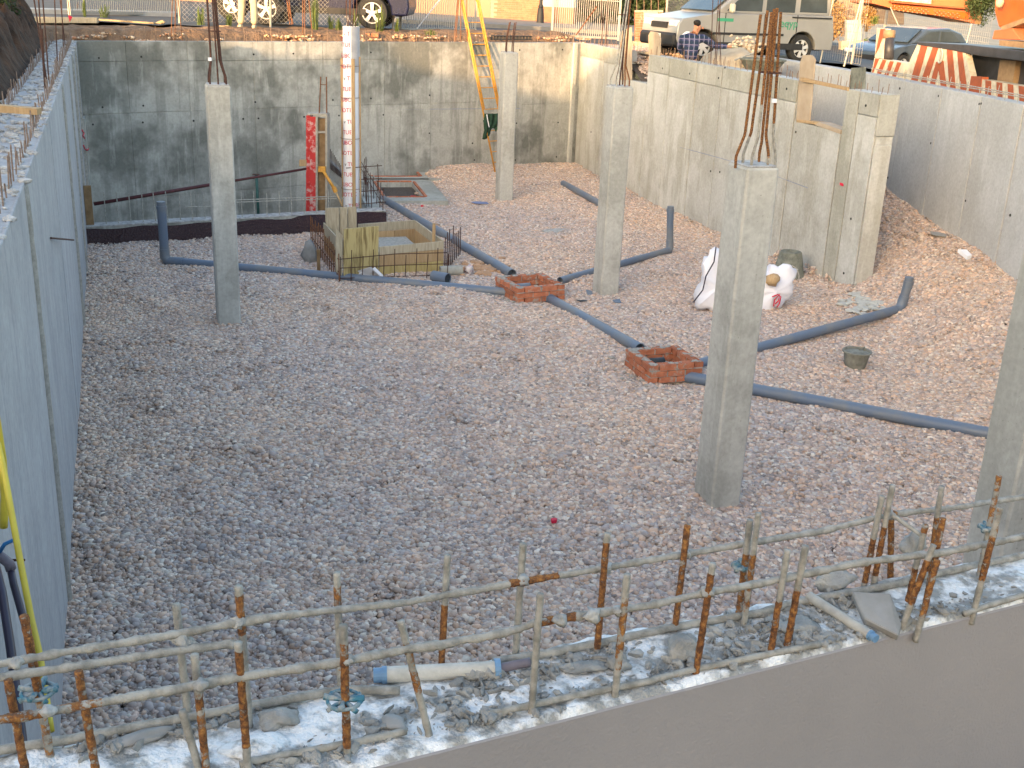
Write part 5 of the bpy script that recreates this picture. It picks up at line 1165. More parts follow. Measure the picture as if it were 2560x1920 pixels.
# ------------------------------------------------------------------ soil banks
def heightpatch(name, P0, d, L, n_, Wd, zf_, mat, nu, nv, label=None, kind='structure'):
    mb = MB(); vs = []
    for i in range(nu+1):
        for j in range(nv+1):
            s = L*i/nu; w = Wd*j/nv; p = P0+d*s+n_*w; vs.append((p.x, p.y, zf_(s, w, p)))
    mb.add(vs, [(i*(nv+1)+j, (i+1)*(nv+1)+j, (i+1)*(nv+1)+j+1, i*(nv+1)+j+1) for i in range(nu) for j in range(nv)])
    return obj(name, mb, mat, kind=kind, sm=True)
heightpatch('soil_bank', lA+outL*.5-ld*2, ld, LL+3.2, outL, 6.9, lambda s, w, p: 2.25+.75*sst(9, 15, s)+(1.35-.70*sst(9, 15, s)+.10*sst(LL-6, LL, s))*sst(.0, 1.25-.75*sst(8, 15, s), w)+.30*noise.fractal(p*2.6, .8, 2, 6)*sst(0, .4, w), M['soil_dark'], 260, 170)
heightpatch('soil_rim', BL+outB*.3-bdir*1.5, bdir, BLn+1.6, outB, 3.4, lambda s, w, p: 2.98+.30*sst(0, .55, w)+.06*noise.fractal(p*2.2, 1, 2, 5)*sst(2.9, 2.0, w)-.05*sst(1.5, 3.2, w)-.12*sst(2.4, 3.4, w), M['soil'], 200, 50)
STP = [(.46, .30, .18), (.38, .23, .13), (.50, .37, .25), (.34, .20, .12), (.55, .45, .34), (.46, .22, .12)]
cs = mkcoll('stone_clumps', [clump('stone_clump', 40, .22, .012, .05, STP, M['dirtstone'], seed=30+k, flat=.7) for k in range(4)])
pts = []; rots = []; scl = []
for k in range(260):
    s = random.random()*(BLn+1); w = .04+random.random()**1.4*1.3; p = BL+outB*(.3+w)-bdir*.5+bdir*s
    pts.append((p.x, p.y, 2.93+.27*sst(0, .5, w))); rots.append((0, 0, random.random()*6.28)); scl.append(.7+.6*random.random())
scatter('rim_stones', pts, rots, scl, cs, 4, M['dirtstone'])
# gravel and sand spread behind the right wall, up to the road
heightpatch('gravel_shelf', AC+outA*.35-WAd*1.5, WAd, 7.5, outA, 4.4, lambda s, w, p: 3.03-.0*w+.05*noise.fractal(p*1.5, 1, 2, 3)-.25*(1-sst(.0, 1.0, w))*0-2.6*sst(3.6, 7.5, s), M['sand'], 60, 40)
pts = []; rots = []; scl = []
for k in range(700):
    s = random.random()*6.2; w = random.random()*3.2; p = AC+outA*(.35+w)-WAd*1.5+WAd*s
    pts.append((p.x, p.y, 3.02-2.6*sst(3.6, 7.5, s))); rots.append((0, 0, random.random()*6.28)); scl.append(.9+.4*random.random())
scatter('shelf_gravel', pts, rots, scl, cg, NV, M['pebble'])
# ------------------------------------------------------------------ persons
def skinbody(name, pts_, edges, rad, mat, parent, root=0, sub=2):
    me = bpy.data.meshes.new(name); me.from_pydata([tuple(Vector(p)-parent.location) for p in pts_], edges, []); o_ = bpy.data.objects.new(name, me); COL.objects.link(o_); o_.parent = parent
    o_.modifiers.new('skin', 'SKIN'); 
    if not me.skin_vertices: me.attributes.new
    sv = me.skin_vertices[0].data if me.skin_vertices else None
    if sv is None:
        bpy.context.view_layer.objects.active = o_; sv = o_.data.skin_vertices[0].data
    for i, r in enumerate(rad): sv[i].radius = (r, r) if not isinstance(r, tuple) else r; sv[i].use_root = (i == root)
    s_ = o_.modifiers.new('sub', 'SUBSURF'); s_.levels = s_.render_levels = sub
    dg = bpy.context.evaluated_depsgraph_get(); dg.update(); me2 = bpy.data.meshes.new_from_object(o_.evaluated_get(dg)); o_.modifiers.clear(); o_.data = me2; me2.materials.clear(); me2.materials.append(mat)
    for p in me2.polygons: p.use_smooth = True
    return o_
def person(J, root_loc, label, parts):
    t = thing('person', root_loc, label, 'person'); return t
# standing man at back left
fL = GS(603, 66); fL = D(603, 68, 27.0); base = D(620, 71, 27.0); 
t = thing('person', base, 'standing person in khaki trousers on the soil rim before the blue car', 'person')
X = Vector((1, 0, 0)); Yv = Vector((0, 1, 0)); Bz = base.z
def pp(x, z, y=0): return Vector((base.x+x, base.y+y, Bz+z))
body_pts = [pp(0, .98), pp(-.10, .90), pp(-.13, .50, .02), pp(-.17, .08, .04), pp(-.19, .03, -.14), pp(.11, .90), pp(.16, .50, -.02), pp(.14, .08, .04), pp(.15, .03, -.14), pp(0, 1.2), pp(0, 1.42), pp(0, 1.50), pp(0, 1.58), pp(0, 1.68, -.01), pp(0, 1.76), pp(-.19, 1.40), pp(-.26, 1.12), pp(-.24, .88, -.06), pp(-.23, .80, -.08), pp(.19, 1.40), pp(.27, 1.12), pp(.24, .88, -.06), pp(.23, .80, -.08)]
ed = [(0, 1), (1, 2), (2, 3), (3, 4), (0, 5), (5, 6), (6, 7), (7, 8), (0, 9), (9, 10), (10, 11), (11, 12), (12, 13), (13, 14), (10, 15), (15, 16), (16, 17), (17, 18), (10, 19), (19, 20), (20, 21), (21, 22)]
rd_ = [.14, .09, .06, .045, .04, .09, .06, .045, .04, .13, .14, .06, .07, .095, .07, .06, .045, .032, .035, .06, .045, .032, .035]
skinbody('body', body_pts, ed, rd_, M['skin'], t)
skinbody('trousers', [body_pts[i] for i in (0, 1, 2, 3, 5, 6, 7)]+[pp(0, 1.04)], [(0, 1), (1, 2), (2, 3), (0, 4), (4, 5), (5, 6), (0, 7)], [.165, .115, .088, .078, .115, .088, .078, .15], M['khaki'], t)
skinbody('shirt', [body_pts[i] for i in (9, 10, 15, 16, 19, 20)]+[pp(0, 1.0), pp(0, 1.47)], [(6, 0), (0, 1), (1, 2), (2, 3), (1, 4), (4, 5), (1, 7)], [.155, .165, .075, .06, .075, .06, .16, .09], M['greencloth'], t)
skinbody('hair', [pp(0, 1.72, .02), pp(0, 1.79, .02)], [(0, 1)], [.105, .08], M['hair'], t)
for s in (-1, 1): skinbody('shoe', [pp(.0+s*.155, .045, .05), pp(s*.16, .04, -.16)], [(0, 1)], [.055, .045], M['khaki'], t)
mb = MB(); mb.rock(pp(0, 1.66, -.11), (.018, .03, .03), 1, rough=.1); mb.rock(pp(-.09, 1.66, 0), (.015, .025, .035), 1, rough=.1); mb.rock(pp(.09, 1.66, 0), (.015, .025, .035), 1, rough=.1); obj('face_features', mb, M['skin'], t, sm=True)
# worker behind the right wall: seen from behind, leaning on his right arm to the right
Yw = VPl(1725, 150, AC, AE).y+.9; sc = Yw/2815
def wp(x, y, dy=0): return D(x, y, Yw+dy)
base = wp(1730, 200); base.z = VPl(1725, 150, AC, AE).z-1.0
t = thing('person', base, 'worker in blue plaid shirt and gloves bending over sand behind the right wall', 'person')
hip = wp(1728, 152); hip.z -= .02; gz = base.z
pel = Vector((hip.x, hip.y, hip.z-.06)); kneeL = pel+Vector((-.14, -.02, -.42)); kneeR = pel+Vector((.16, -.04, -.42)); ftL = Vector((kneeL.x-.03, kneeL.y+.06, gz+.05)); ftR = Vector((kneeR.x+.03, kneeR.y+.06, gz+.05))
chest = wp(1725, 105); neck = wp(1737, 82, .02); headc = wp(1746, 69, .05); headt = wp(1742, 58, .04)
shL = wp(1704, 97); shR = wp(1757, 94); elL = wp(1699, 120, .08); haL = wp(1712, 140, .25); elR = wp(1787, 115, .1); wrR = wp(1822, 117, .2); haR = wp(1838, 116, .22)
P_ = [pel, kneeL, ftL, ftL+Vector((-.02, .2, -.02)), kneeR, ftR, ftR+Vector((.02, .2, -.02)), hip.lerp(chest, .5), chest, neck, headc, headt, shL, elL, haL, shR, elR, wrR, haR]
ed = [(0, 1), (1, 2), (2, 3), (0, 4), (4, 5), (5, 6), (0, 7), (7, 8), (8, 9), (9, 10), (10, 11), (8, 12), (12, 13), (13, 14), (8, 15), (15, 16), (16, 17), (17, 18)]
skinbody('body', P_, ed, [.13, .075, .05, .04, .075, .05, .04, .13, .15, .055, .098, .075, .07, .045, .035, .07, .045, .032, .035], M['skin'], t)
skinbody('plaid_shirt', [hip-EZ*.02, hip.lerp(chest, .5), chest, wp(1733, 86, .01), shL, elL, haL.lerp(elL, .2), shR, elR, wrR.lerp(elR, .1)], [(0, 1), (1, 2), (2, 3), (2, 4), (4, 5), (5, 6), (2, 7), (7, 8), (8, 9)], [(.185, .15), (.19, .15), (.20, .16), .085, .095, .068, .055, .095, .07, .05], M['plaid'], t)
skinbody('trousers', [pel, kneeL, ftL, kneeR, ftR, pel+EZ*.08], [(0, 1), (1, 2), (0, 3), (3, 4), (0, 5)], [.15, .10, .07, .10, .07, .16], M['carblue'], t)
skinbody('hair', [wp(1738, 62, -.02), wp(1742, 57, .0), wp(1752, 57, .03)], [(0, 1), (1, 2)], [.085, .085, .06], M['hair'], t)
mb = MB(); mb.rock(wp(1744, 70, -.04), (.022, .02, .035), 1, rough=.1); mb.rock(wp(1757, 70, .06), (.03, .02, .028), 2, rough=.1); obj('face_features', mb, M['skin'], t, sm=True)
def hand(w, d_, up_, mat, nm):
    pts_ = [w, w+d_*.06]; ed_ = [(0, 1)]; ra = [.04, .042]; sd = d_.cross(up_).normalized()
    for k in range(4):
        b = w+d_*.10+sd*(k-1.5)*.024; i = len(pts_); L = (.05, .06, .055, .04)[k]; pts_ += [b, b+d_*L*.7-up_*.01, b+d_*L*1.1-up_*.04]; ed_ += [(1, i), (i, i+1), (i+1, i+2)]; ra += [.017, .014, .012]
    i = len(pts_); pts_ += [w+d_*.05+sd*.055, w+d_*.09+sd*.075-up_*.02]; ed_ += [(0, i), (i, i+1)]; ra += [.018, .014]
    skinbody(nm, pts_, ed_, ra, mat, t, sub=1)
hand(wrR+(haR-wrR)*.3, (haR-wrR).normalized(), EZ, M['glove'], 'glove'); hand(haL, (haL-elL).normalized(), Vector((0, 1, 0)), M['glove'], 'glove')
obj('white_patch', MB().prism([wp(1705, 87, -.19), wp(1723, 82, -.19), wp(1725, 79, -.17), wp(1715, 79, -.17)], (0, .02, 0)), M['white'], t)
# sand heap, rock heap, barrow rim
def heap(name, pl, Y, dep, mat, label, cat, seed=1, rough=.02):
    ps = [D(x, y, Y) for x, y in pl]; n = len(ps); base_z = min(p.z for p in ps); vs = []; K_ = 9
    for k in range(K_):
        a = -1+2*k/(K_-1); f = math.cos(a*1.35)
        for p in ps: q = Vector((p.x, p.y+a*dep/2, base_z+(p.z-base_z)*f)); q += Vector((0, 0, 1))*noise.noise(q*5+Vector((seed, 0, 0)))*rough*4*f; vs.append(q)
    mb = MB(); mb.add(vs, [(k*n+i, k*n+i+1, (k+1)*n+i+1, (k+1)*n+i) for k in range(K_-1) for i in range(n-1)]); return obj(name, mb, mat, label=label, category=cat, sm=True)
heap('sand_heap', [(1745, 175), (1755, 150), (1765, 138), (1785, 127), (1805, 124), (1830, 121), (1850, 118), (1862, 124), (1880, 135), (1900, 150), (1905, 175)], Yw+.9, 1.4, M['sand'], 'pale heap of building sand beside the worker', 'heap', 2)
c = D(1862, 112, Yw+1.6)
mb = MB()
rr = random.Random(8)
for k in range(170): mb.rock(c+Vector((rr.gauss(0, .16), rr.gauss(0, .18), rr.gauss(-.02, .09)-.12*abs(rr.gauss(0, .5)))), (.05, .045, .04), k, sub=1)
obj('stone_heap', mb, plain('pale_stone', (.62, .52, .40), (.40, .32, .24), 9, .9), kind='stuff')
t = thing('mortar_tray', D(1900, 165, Yw+.2), 'grey green mortar tub with wide rim behind the right wall', 'tub')
c = D(1905, 165, Yw+.1); mb = MB(); mb.lathe(c, [(.30, -.15), (.47, .12), (.50, .12), (.50, .15), (.45, .15), (.30, -.05), (.001, -.05)], 28); o_ = obj('tub_shell', mb, M['tubegreen'], t, sm=True, angle=40)
obj('shovel_handle', MB().tube([D(1836, 150, Yw), D(1895, 128, Yw+.2)], .018, 8), M['steel_grey'], t)
# ------------------------------------------------------------------ street furniture and fences
def post(bx, by, tx, ty, r, mat=M['galv'], Y=None):
    b_ = GS(bx, by) if Y is None else D(bx, by, Y); return MB().tube([b_, D(tx, ty, b_.y)], r, 8), b_
def barfence(name, p0, p1, h, n, r, label, frame=True, skip=(), group=None, brace=None, bars='bar'):
    a = GS(*p0)+EZ*.06; b_ = GS(*p1)+EZ*.06
    t = thing(name, (a+b_)/2, label, 'fence', group); me0 = None
    for k in range(n):
        p = a.lerp(b_, (k+.5)/n)
        if me0 is None:
            o_ = obj('bar', MB().tube([p, p+EZ*h], r, 6), M['galv'], t); me0 = o_.data
            for v in me0.vertices: v.co -= p-t.location
            o_.location = p-t.location
        else: inst('bar', me0, p, None, t)
    d_ = (b_-a).normalized()
    obj('rail', MB().box((a+b_)/2, ((b_-a).length, .04, .06), (d_, d_.cross(EZ), EZ)), M['galv'], t)
    for z_ in (h*.5, h): obj('rail', MB().box((a+b_)/2+EZ*z_, ((b_-a).length, .02, .03), (d_, d_.cross(EZ), EZ)), M['galv'], t)
    if frame:
        for p in (a, b_): obj('post', MB().box(p+EZ*h/2, (.06, .06, h+.12)), M['galv'], t)
    if brace: obj('brace', MB().tube([D(*brace[0], a.y-.05), D(*brace[1], a.y-.05)], .018, 6), brace[2], t)
    return t
barfence('bar_fence', (175, 38), (446, 41), 2.0, 56, .011, 'pale bar fence along the road at the upper left')
barfence('bar_gate', (1001, 79), (1188, 79), 2.0, 34, .011, 'pale bar gate behind the yellow ladder with a white diagonal brace', brace=((1042, 72), (1102, -4), M['white']))
barfence('bar_gate', (1379, 93), (1545, 102), 2.0, 32, .011, 'pale bar gate behind the middle column with a rusty brace', brace=((1440, 88), (1492, 16), M['rust']))
def chainlink(name, p0, p1, h, label, cell=.075, r=.004, mat=M['galvdark'], posts=(), braces=()):
    a = GS(*p0); b_ = GS(*p1); d_ = (b_-a); d_.z = 0; L = d_.length; d_.normalize(); t = thing(name, (a+b_)/2, label, 'fence'); mb = MB(); n_ = d_.cross(EZ)
    k = -h
    while k < L:
        for sg in (1, -1):
            u0, u1 = (k, k+h) if sg > 0 else (k+h, k); z0, z1 = 0, h
            def clip(u0, z0, u1, z1):
                if u0 == u1: return None
                t0, t1 = 0, 1
                for (lo, hi) in ((0, L),):
                    ta, tb_ = (lo-u0)/(u1-u0), (hi-u0)/(u1-u0)
                    if ta > tb_: ta, tb_ = tb_, ta
                    t0 = max(t0, ta); t1 = min(t1, tb_)
                if t0 >= t1: return None
                return (u0+(u1-u0)*t0, z0+(z1-z0)*t0, u0+(u1-u0)*t1, z0+(z1-z0)*t1)
            q = clip(u0, z0, u1, z1)
            if q: A_ = a+d_*q[0]+EZ*(q[1]+.03)+n_*.003*sg; B_ = a+d_*q[2]+EZ*(q[3]+.03)+n_*.003*sg; mb.tube([A_, B_], r, 3, caps=False)
        k += cell*1.414
    obj('wire_mesh', mb, mat, t, kind='stuff')
    for bx, by, tx, ty, rr_ in posts: m_, _ = post(bx, by, tx, ty, rr_); obj('post', m_, M['galv'], t)
    for bx, by, tx, ty, rr_ in braces: m_, _ = post(bx, by, tx, ty, rr_); obj('brace', m_, M['galv'], t)
    return t
chainlink('chain_link_fence', (456, 57), (984, 83), 2.0, 'chain link fence in front of the dark blue cars', posts=((450, 58, 445, -60, .035), (677, 68, 675, -60, .03), (983, 83, 983, -60, .03)), braces=((598, 60, 560, -20, .015),))
chainlink('chain_link_fence', (1658, 116), (1800, 108), 2.0, 'chain link fence behind the worker in the plaid shirt', posts=((1658, 118, 1674, -60, .03), (1798, 112, 1822, -60, .035), (1812, 112, 1832, -60, .03)), braces=((1768, 112, 1800, -10, .022),))
def meshfence(name, p0, p1, h, label, nx_, nz_, posts=(), braces=(), r=.0045, mat=M['galv']):
    a = GS(*p0); b_ = GS(*p1); t = thing(name, (a+b_)/2, label, 'fence'); mb = MB()
    for k in range(nx_+1): p = a.lerp(b_, k/nx_); mb.tube([p+EZ*.05, p+EZ*h], r, 4, caps=False)
    for k in range(nz_+1): mb.tube([a+EZ*(.05+(h-.05)*k/nz_), b_+EZ*(.05+(h-.05)*k/nz_)], r, 4, caps=False)
    obj('wire_mesh', mb, mat, t, kind='stuff')
    for bx, by, tx, ty, rr_ in posts: m_, _ = post(bx, by, tx, ty, rr_); obj('post', m_, M['galv'], t)
    for bx, by, tx, ty, rr_ in braces: m_, _ = post(bx, by, tx, ty, rr_); obj('brace', m_, M['galv'], t)
    return t
meshfence('mesh_fence', (1820, 118), (2150, 166), 2.0, 'welded mesh fence in front of the silver van', 66, 11, posts=((2012, 138, 2038, -60, .035), (2128, 160, 2168, -60, .03)), braces=((2050, 158, 2085, -10, .018), (2110, 166, 2158, -20, .02)), r=.0038, mat=M['galvdark'])
meshfence('mesh_fence', (2160, 130), (2460, 170), 1.75, 'welded mesh fence behind the dark parked car', 60, 10, posts=((2295, 95, 2304, 38, .02), (2205, 130, 2228, -60, .06), (2408, 140, 2440, 15, .035)), braces=((2284, 150, 2226, 18, .02),), r=.0035, mat=M['galvdark'])
# lamp post base
p = GS(1350, 66); t = thing('lamp_post', p, 'black cast iron lamp post foot by the brick house', 'lamp post')
obj('column_foot', MB().lathe(p, [(.15, 0), (.16, .05), (.13, .1), (.125, .35), (.10, .6), (.08, .62), (.095, .66), (.06, .72), (.05, 1.2), (.045, 3.2), (.001, 3.2)], 14), M['blackpl'], t, sm=True, angle=45)
# brick house across the street with single bricks
a = GS(1225, 53); b_ = GS(1352, 62); d_ = (b_-a); d_.z = 0; d_.normalize(); n_ = Vector((-d_.y, d_.x, 0)); L = (b_-a).length
t = thing('brick_house', a, 'salmon brick house wall across the road at top centre', 'house')
obj('wall', MB().box(a+d_*L/2+n_*1.5+EZ*2.0, (L+.02, 3.0, 4.6), (d_, n_, EZ)), M['mortarp'], t)
obj('rendered_wall', MB().box(a-d_*1.6+n_*1.5+EZ*2.0, (3.2, 3.02, 4.6), (d_, n_, EZ)), M['render'], t)
bm_ = MB().box((0, 0, 0), (.245, .03, .062)); me = bpy.data.meshes.new('brick'); me.from_pydata(bm_.v, [], bm_.f); me.materials.append(M['brickpink']); me.update()
ang = math.atan2(d_.y, d_.x); z_ = .12; row = 0
while z_ < 1.75:
    u = .13-(.13 if row % 2 else 0)
    while u < L-.1:
        if u > .05: inst('brick', me, a+d_*(u+.12)-n_*.004+EZ*(z_-.1), (0, 0, ang), t)
        u += .26
    z_ += .074; row += 1
a2 = GS(1360, 64); obj('lower_wall', MB().box(a2+d_*.45+n_*.5+EZ*.25, (1.2, 1.0, .8), (d_, n_, EZ)), M['brickpink'], t); obj('white_wall', MB().box(a2+d_*.45+n_*.52+EZ*1.9, (1.2, 1.0, 2.5), (d_, n_, EZ)), M['whitep'], t)
# brick meter pillar
Yp = GS(1620, 118).y+.3
t = thing('meter_pillar', D(1620, 122, Yp), 'unfinished brick pillar with a white meter box in its top', 'pillar')
def pxb(x0, y0, x1, y1, Y, dep, mat, nm, par=t, **k): return pxbox(x0, y0, x1, y1, Y, dep, mat, nm, par, **k)
z0 = D(1600, 118, Yp)
for (x0, x1) in ((1588, 1609), (1645, 1658)):
    yy = 30
    while yy < 104: pxb(x0, yy, x1, yy+5.6, Yp+(.004 if int(yy) % 2 else 0), .3, M['brick'], 'brick'); yy += 6.5
    pxb(x0+1, 30, x1-1, 106, Yp+.01, .27, M['mortar'], 'mortar_core')
pxb(1588, 26, 1658, 30.5, Yp, .3, M['sand'], 'top_slab'); pxb(1608, 31, 1645, 64, Yp+.01, .12, M['whitep'], 'meter_box'); pxb(1608, 64, 1645, 106, Yp+.25, .05, M['mortar'], 'back_panel'); pxb(1582, 104, 1662, 126, Yp-.05, .4, M['sand'], 'base_block'); pxb(1612, 82, 1640, 100, Yp+.15, .08, M['stripew'], 'rubble_fill')
for x in (1592, 1610, 1628, 1646, 1665): obj('rebar', MB().tube([D(x, 30, Yp+.1), D(x, -40, Yp+.1)], .009, 5), M['rust_pale'], t)
# electric cabinet, shrub, signs at the right
Yc = GS(2130, 130).y+1.5
t = thing('cabinet', D(2135, 130, Yc), 'cream electrical cabinet on a concrete plinth behind the mesh fence', 'cabinet')
pxb(2117, 50, 2153, 103, Yc, .3, M['whitep'], 'cabinet_box', t); pxb(2103, 103, 2158, 132, Yc-.05, .4, M['sand'], 'plinth', t)
for k, y in enumerate((66, 84)): pxb(2118, y, 2152, y+.8, Yc-.01, .01, M['stripew'], 'louvre_line', t)
# hedges and shrubs: leaf cards with size, spread in volume
def leafy(name, c, R_, n, ls, mat, label, cat, trunk=None, seed=0, group=None):
    rr = random.Random(seed); t = thing(name, Vector((c.x, c.y, c.z-R_[2])), label, cat, group); mb = MB(); cl = [(Vector((rr.gauss(0, .5), rr.gauss(0, .5), rr.gauss(0, .5))), .25+.3*rr.random()) for _ in range(26)]
    for k in range(n):
        q, s = rr.choice(cl); v = q+Vector((rr.gauss(0, 1), rr.gauss(0, 1), rr.gauss(0, 1)))*s*.6
        if v.length > 1.25: continue
        p = Vector((c.x+v.x*R_[0], c.y+v.y*R_[1], c.z+v.z*R_[2])); a = Vector((rr.gauss(0, 1), rr.gauss(0, 1), rr.gauss(0, 1))).normalized(); b_ = a.cross(Vector((rr.gauss(0, 1), rr.gauss(0, 1), rr.gauss(0, 1)))).normalized()
        L = ls*(.6+.8*rr.random()); mb.add([p-a*L, p+b_*L*.35, p+a*L, p-b_*L*.35], [(0, 1, 2, 3)])
    obj('crown', mb, mat, t, kind='stuff')
    for k in range(4): q = Vector((rr.gauss(0, .3)*R_[0], rr.gauss(0, .3)*R_[1], 0)); obj('trunk', MB().tube([Vector((c.x, c.y, c.z-R_[2]*1.1))+q*.3, c+q], [.05, .02], 6), M['wood_brown'], t)
    return t
leafy('hedge', Vector((5.6, 48, 4.2)), (5.5, 1.2, 1.5), 26000, .12, M['leaf'], 'dark green hedge beyond the road at the top right of centre', 'hedge', seed=2)
leafy('dry_shrub', D(2080, 55, Yc+1.0), (.55, .4, .62), 5000, .06, M['dryleaf'], 'golden dry shrub left of the cream cabinet', 'shrub', seed=4)
leafy('dry_shrub', D(2170, 45, Yc+1.2), (.3, .3, .45), 1500, .06, M['dryleaf'], 'small golden dry shrub right of the cream cabinet', 'shrub', seed=5)
leafy('green_shrub', D(2172, 120, Yc-.6), (.28, .3, .30), 1600, .05, M['weed'], 'green weeds behind the mesh fence by the crane truck', 'shrub', seed=6)
leafy('tree', D(2458, 0, 43), (.5, .7, .75), 6000, .06, M['leaf'], 'dark green tree behind the orange crane at the right edge', 'tree', seed=7)
# weeds on the rim
def weed(px, py, h, w, label, seed, n=26):
    rr = random.Random(seed); p = GS(px, py); p = D(px, py, min(p.y, 28.2)) if px > 500 else p
    t = thing('weed', p, label, 'weed', 'weeds along the soil rim'); mb = MB()
    for k in range(n):
        a = rr.random()*6.28; l = h*(.4+.6*rr.random()); b_ = p+Vector((rr.gauss(0, w*.3), rr.gauss(0, w*.3), 0)); tip = b_+Vector((math.cos(a)*w*.7*rr.random(), math.sin(a)*w*.5*rr.random(), l)); s_ = Vector((-math.sin(a), math.cos(a), 0))*.009
        for f in (0, .5): q = b_.lerp(tip, f); q2 = b_.lerp(tip, f+.5); mb.add([q-s_, q+s_, q2+s_*.6, q2-s_*.6], [(0, 1, 2, 3)])
        for j in range(3): q = b_.lerp(tip, .3+.22*j); d_ = Vector((rr.gauss(0, 1), rr.gauss(0, 1), .6)).normalized()*.06; mb.add([q, q+d_*.5+s_, q+d_, q+d_*.5-s_], [(0, 1, 2, 3)])
    obj('leaves', mb, M['weed'], t, kind='stuff')
for k, (x, y, h, w, lab) in enumerate(((788, 78, .85, .16, 'tall bright weed left of the round column form'), (846, 80, .35, .12, 'short weed just left of the round form'), (890, 80, .55, .12, 'wispy weed right behind the round form'), (826, 78, .4, .1, 'thin low weed between two taller ones'), (950, 88, .75, .16, 'bushy weed in front of the right car wheel'), (502, 62, .4, .14, 'weed left of the slim column bars'), (262, 44, .3, .2, 'weed at the foot of the bar fence'), (1075, 88, .15, .2, 'low weed below the bar gate'), (572, 66, .3, .1, 'weed by the leg of the standing person'), (212, 42, .45, .05, 'single green stem by the kerb'), (992, 80, .35, .06, 'weed beside the right fence post'), (2185, 60, .2, .1, 'tuft behind the striped post'))): weed(x, y, h, w, lab, k)
leafy('bush', D(4, 25, 20), (.22, .3, .45), 1400, .04, M['leaf'], 'green bush in the top left corner', 'bush', seed=9)
# timbers on the rim
def beam(pl, Y, dep, mat, label): obj('timber_beam', MB().prism([D(x, y, Y) for x, y in pl], (0, dep, 0)), mat, label=label, category='beam', bevel=.005)
beam([(243, 47), (384, 56), (385, 64), (244, 54)], 26, .12, M['wood'], 'tan timber beam lying on the soil rim at upper left'); beam([(80, 42), (243, 44), (243, 58), (80, 58)], 24.5, .10, M['wood_grey'], 'broad pale board on edge at the upper left rim'); beam([(384, 58), (405, 50), (412, 56), (392, 65)], 26.2, .1, M['wood'], 'short wood offcut at the end of the tan beam')
beam([(545, 64), (572, 64), (572, 72), (545, 72)], 26.6, .1, M['wood'], 'little tan plank by the feet of the standing person')
mb = MB(); 
obj('marker_flag', MB().prism([D(170, 38, 22.5), D(181, 42, 22.5), D(174, 55, 22.5)], (0, .01, 0)), M['redink'], label='little red flag on a rod at the upper left', category='flag')
for i, x in enumerate((930, 952)): obj('loose_brick', MB().box(D(x-18+4, 88, 27.3), (.16, .11, .09)), M['brick'], label=('loose orange brick on the rim right of the round form', 'second loose orange brick on the rim, nearer the gate')[i], category='brick')
t = thing('black_grille', wB(1280, 100)+EZ*.05, 'black plastic crate bottom lying on the back wall top', 'crate')
for k in range(13): obj('slat', MB().box(wB(1236+8*k, 99)+outB*.1+EZ*.03, (.06, .12, .09)), M['blackpl'], t)
for z_ in (.0, .08): obj('rail', MB().box((wB(1236, 99)+wB(1332, 99))/2+outB*.1+EZ*(z_-.0), ((wB(1332, 99)-wB(1236, 99)).length, .13, .02), (bdir, outB, EZ)), M['blackpl'], t)
# rusty rod groups on back rim
t = thing('starter_bars', D(735, 80, 26.4), 'orange rusty bundle of starter bars on the back wall left of the round form', 'rebar')
for (x0, x1, yb) in ((757, 757, 95), (762, 762, 95), (782, 768, 95), (733, 706, 60), (725, 712, 62), (730, 718, 62)): obj('rebar', MB().tube([D(x0, yb, 26.2), D(x1, -40, 26.2)], .012, 6), M['rust'], t)
t = thing('starter_bars', D(1140, 100, 28.4), 'rusty starter bars on the back wall left of the ladder', 'rebar')
for x0, x1 in ((1135, 1148), (1139, 1150), (1152, 1152), (1168, 1166)): obj('rebar', MB().tube([D(x0, 102, 28.1), D(x1, -40, 28.1)], .011, 6), M['rust'], t)
t = thing('starter_bars', D(430, 98, 23.8), 'thin rusty bars on the back wall at the bar fence post', 'rebar')
for x0, x1 in ((428, 432), (437, 440), (456, 441)): obj('rebar', MB().tube([D(x0, 101, 23.9), D(x1, -40, 23.9)], .009, 6), M['rust'], t)
# ------------------------------------------------------------------ vehicles
def wheel(par, c, r, w, axis, spokes=6, rimr=.66):
    axis = axis.normalized(); t_ = obj('wheel', MB().lathe(c-axis*w/2, [(r*.60, 0), (r*.93, .0), (r, w*.2), (r, w*.8), (r*.93, w), (r*rimr*.98, w), (r*rimr*.95, w-.03)], 32, axis), M['tyre'], par, sm=True, angle=40)
    f = c+axis*(w/2-.015); X_ = EZ.cross(axis).normalized()
    obj('rim', MB().lathe(f-axis*.01, [(r*rimr, -.02), (r*rimr*1.0, .012), (r*rimr*.90, .012), (r*rimr*.86, -.03)], 32, axis), M['alloy'], t_, sm=True, angle=50)
    obj('brake_disc', MB().lathe(f-axis*.05, [(r*rimr*.9, 0), (.001, 0)], 24, axis), M['blackpl'], t_)
    mb = MB()
    for k in range(spokes):
        a = 2*math.pi*k/spokes+.3; d_ = X_*math.cos(a)+EZ*math.sin(a); q = d_.cross(axis); mb.prism([f+d_*.03+q*.030, f+d_*r*rimr*.93+q*.045, f+d_*r*rimr*.93-q*.045, f+d_*.03-q*.030], axis*.015)
    mb.lathe(f, [(.06, 0), (.05, .02), (.001, .022)], 14, axis); obj('spokes', mb, M['alloy'], t_)
    return t_
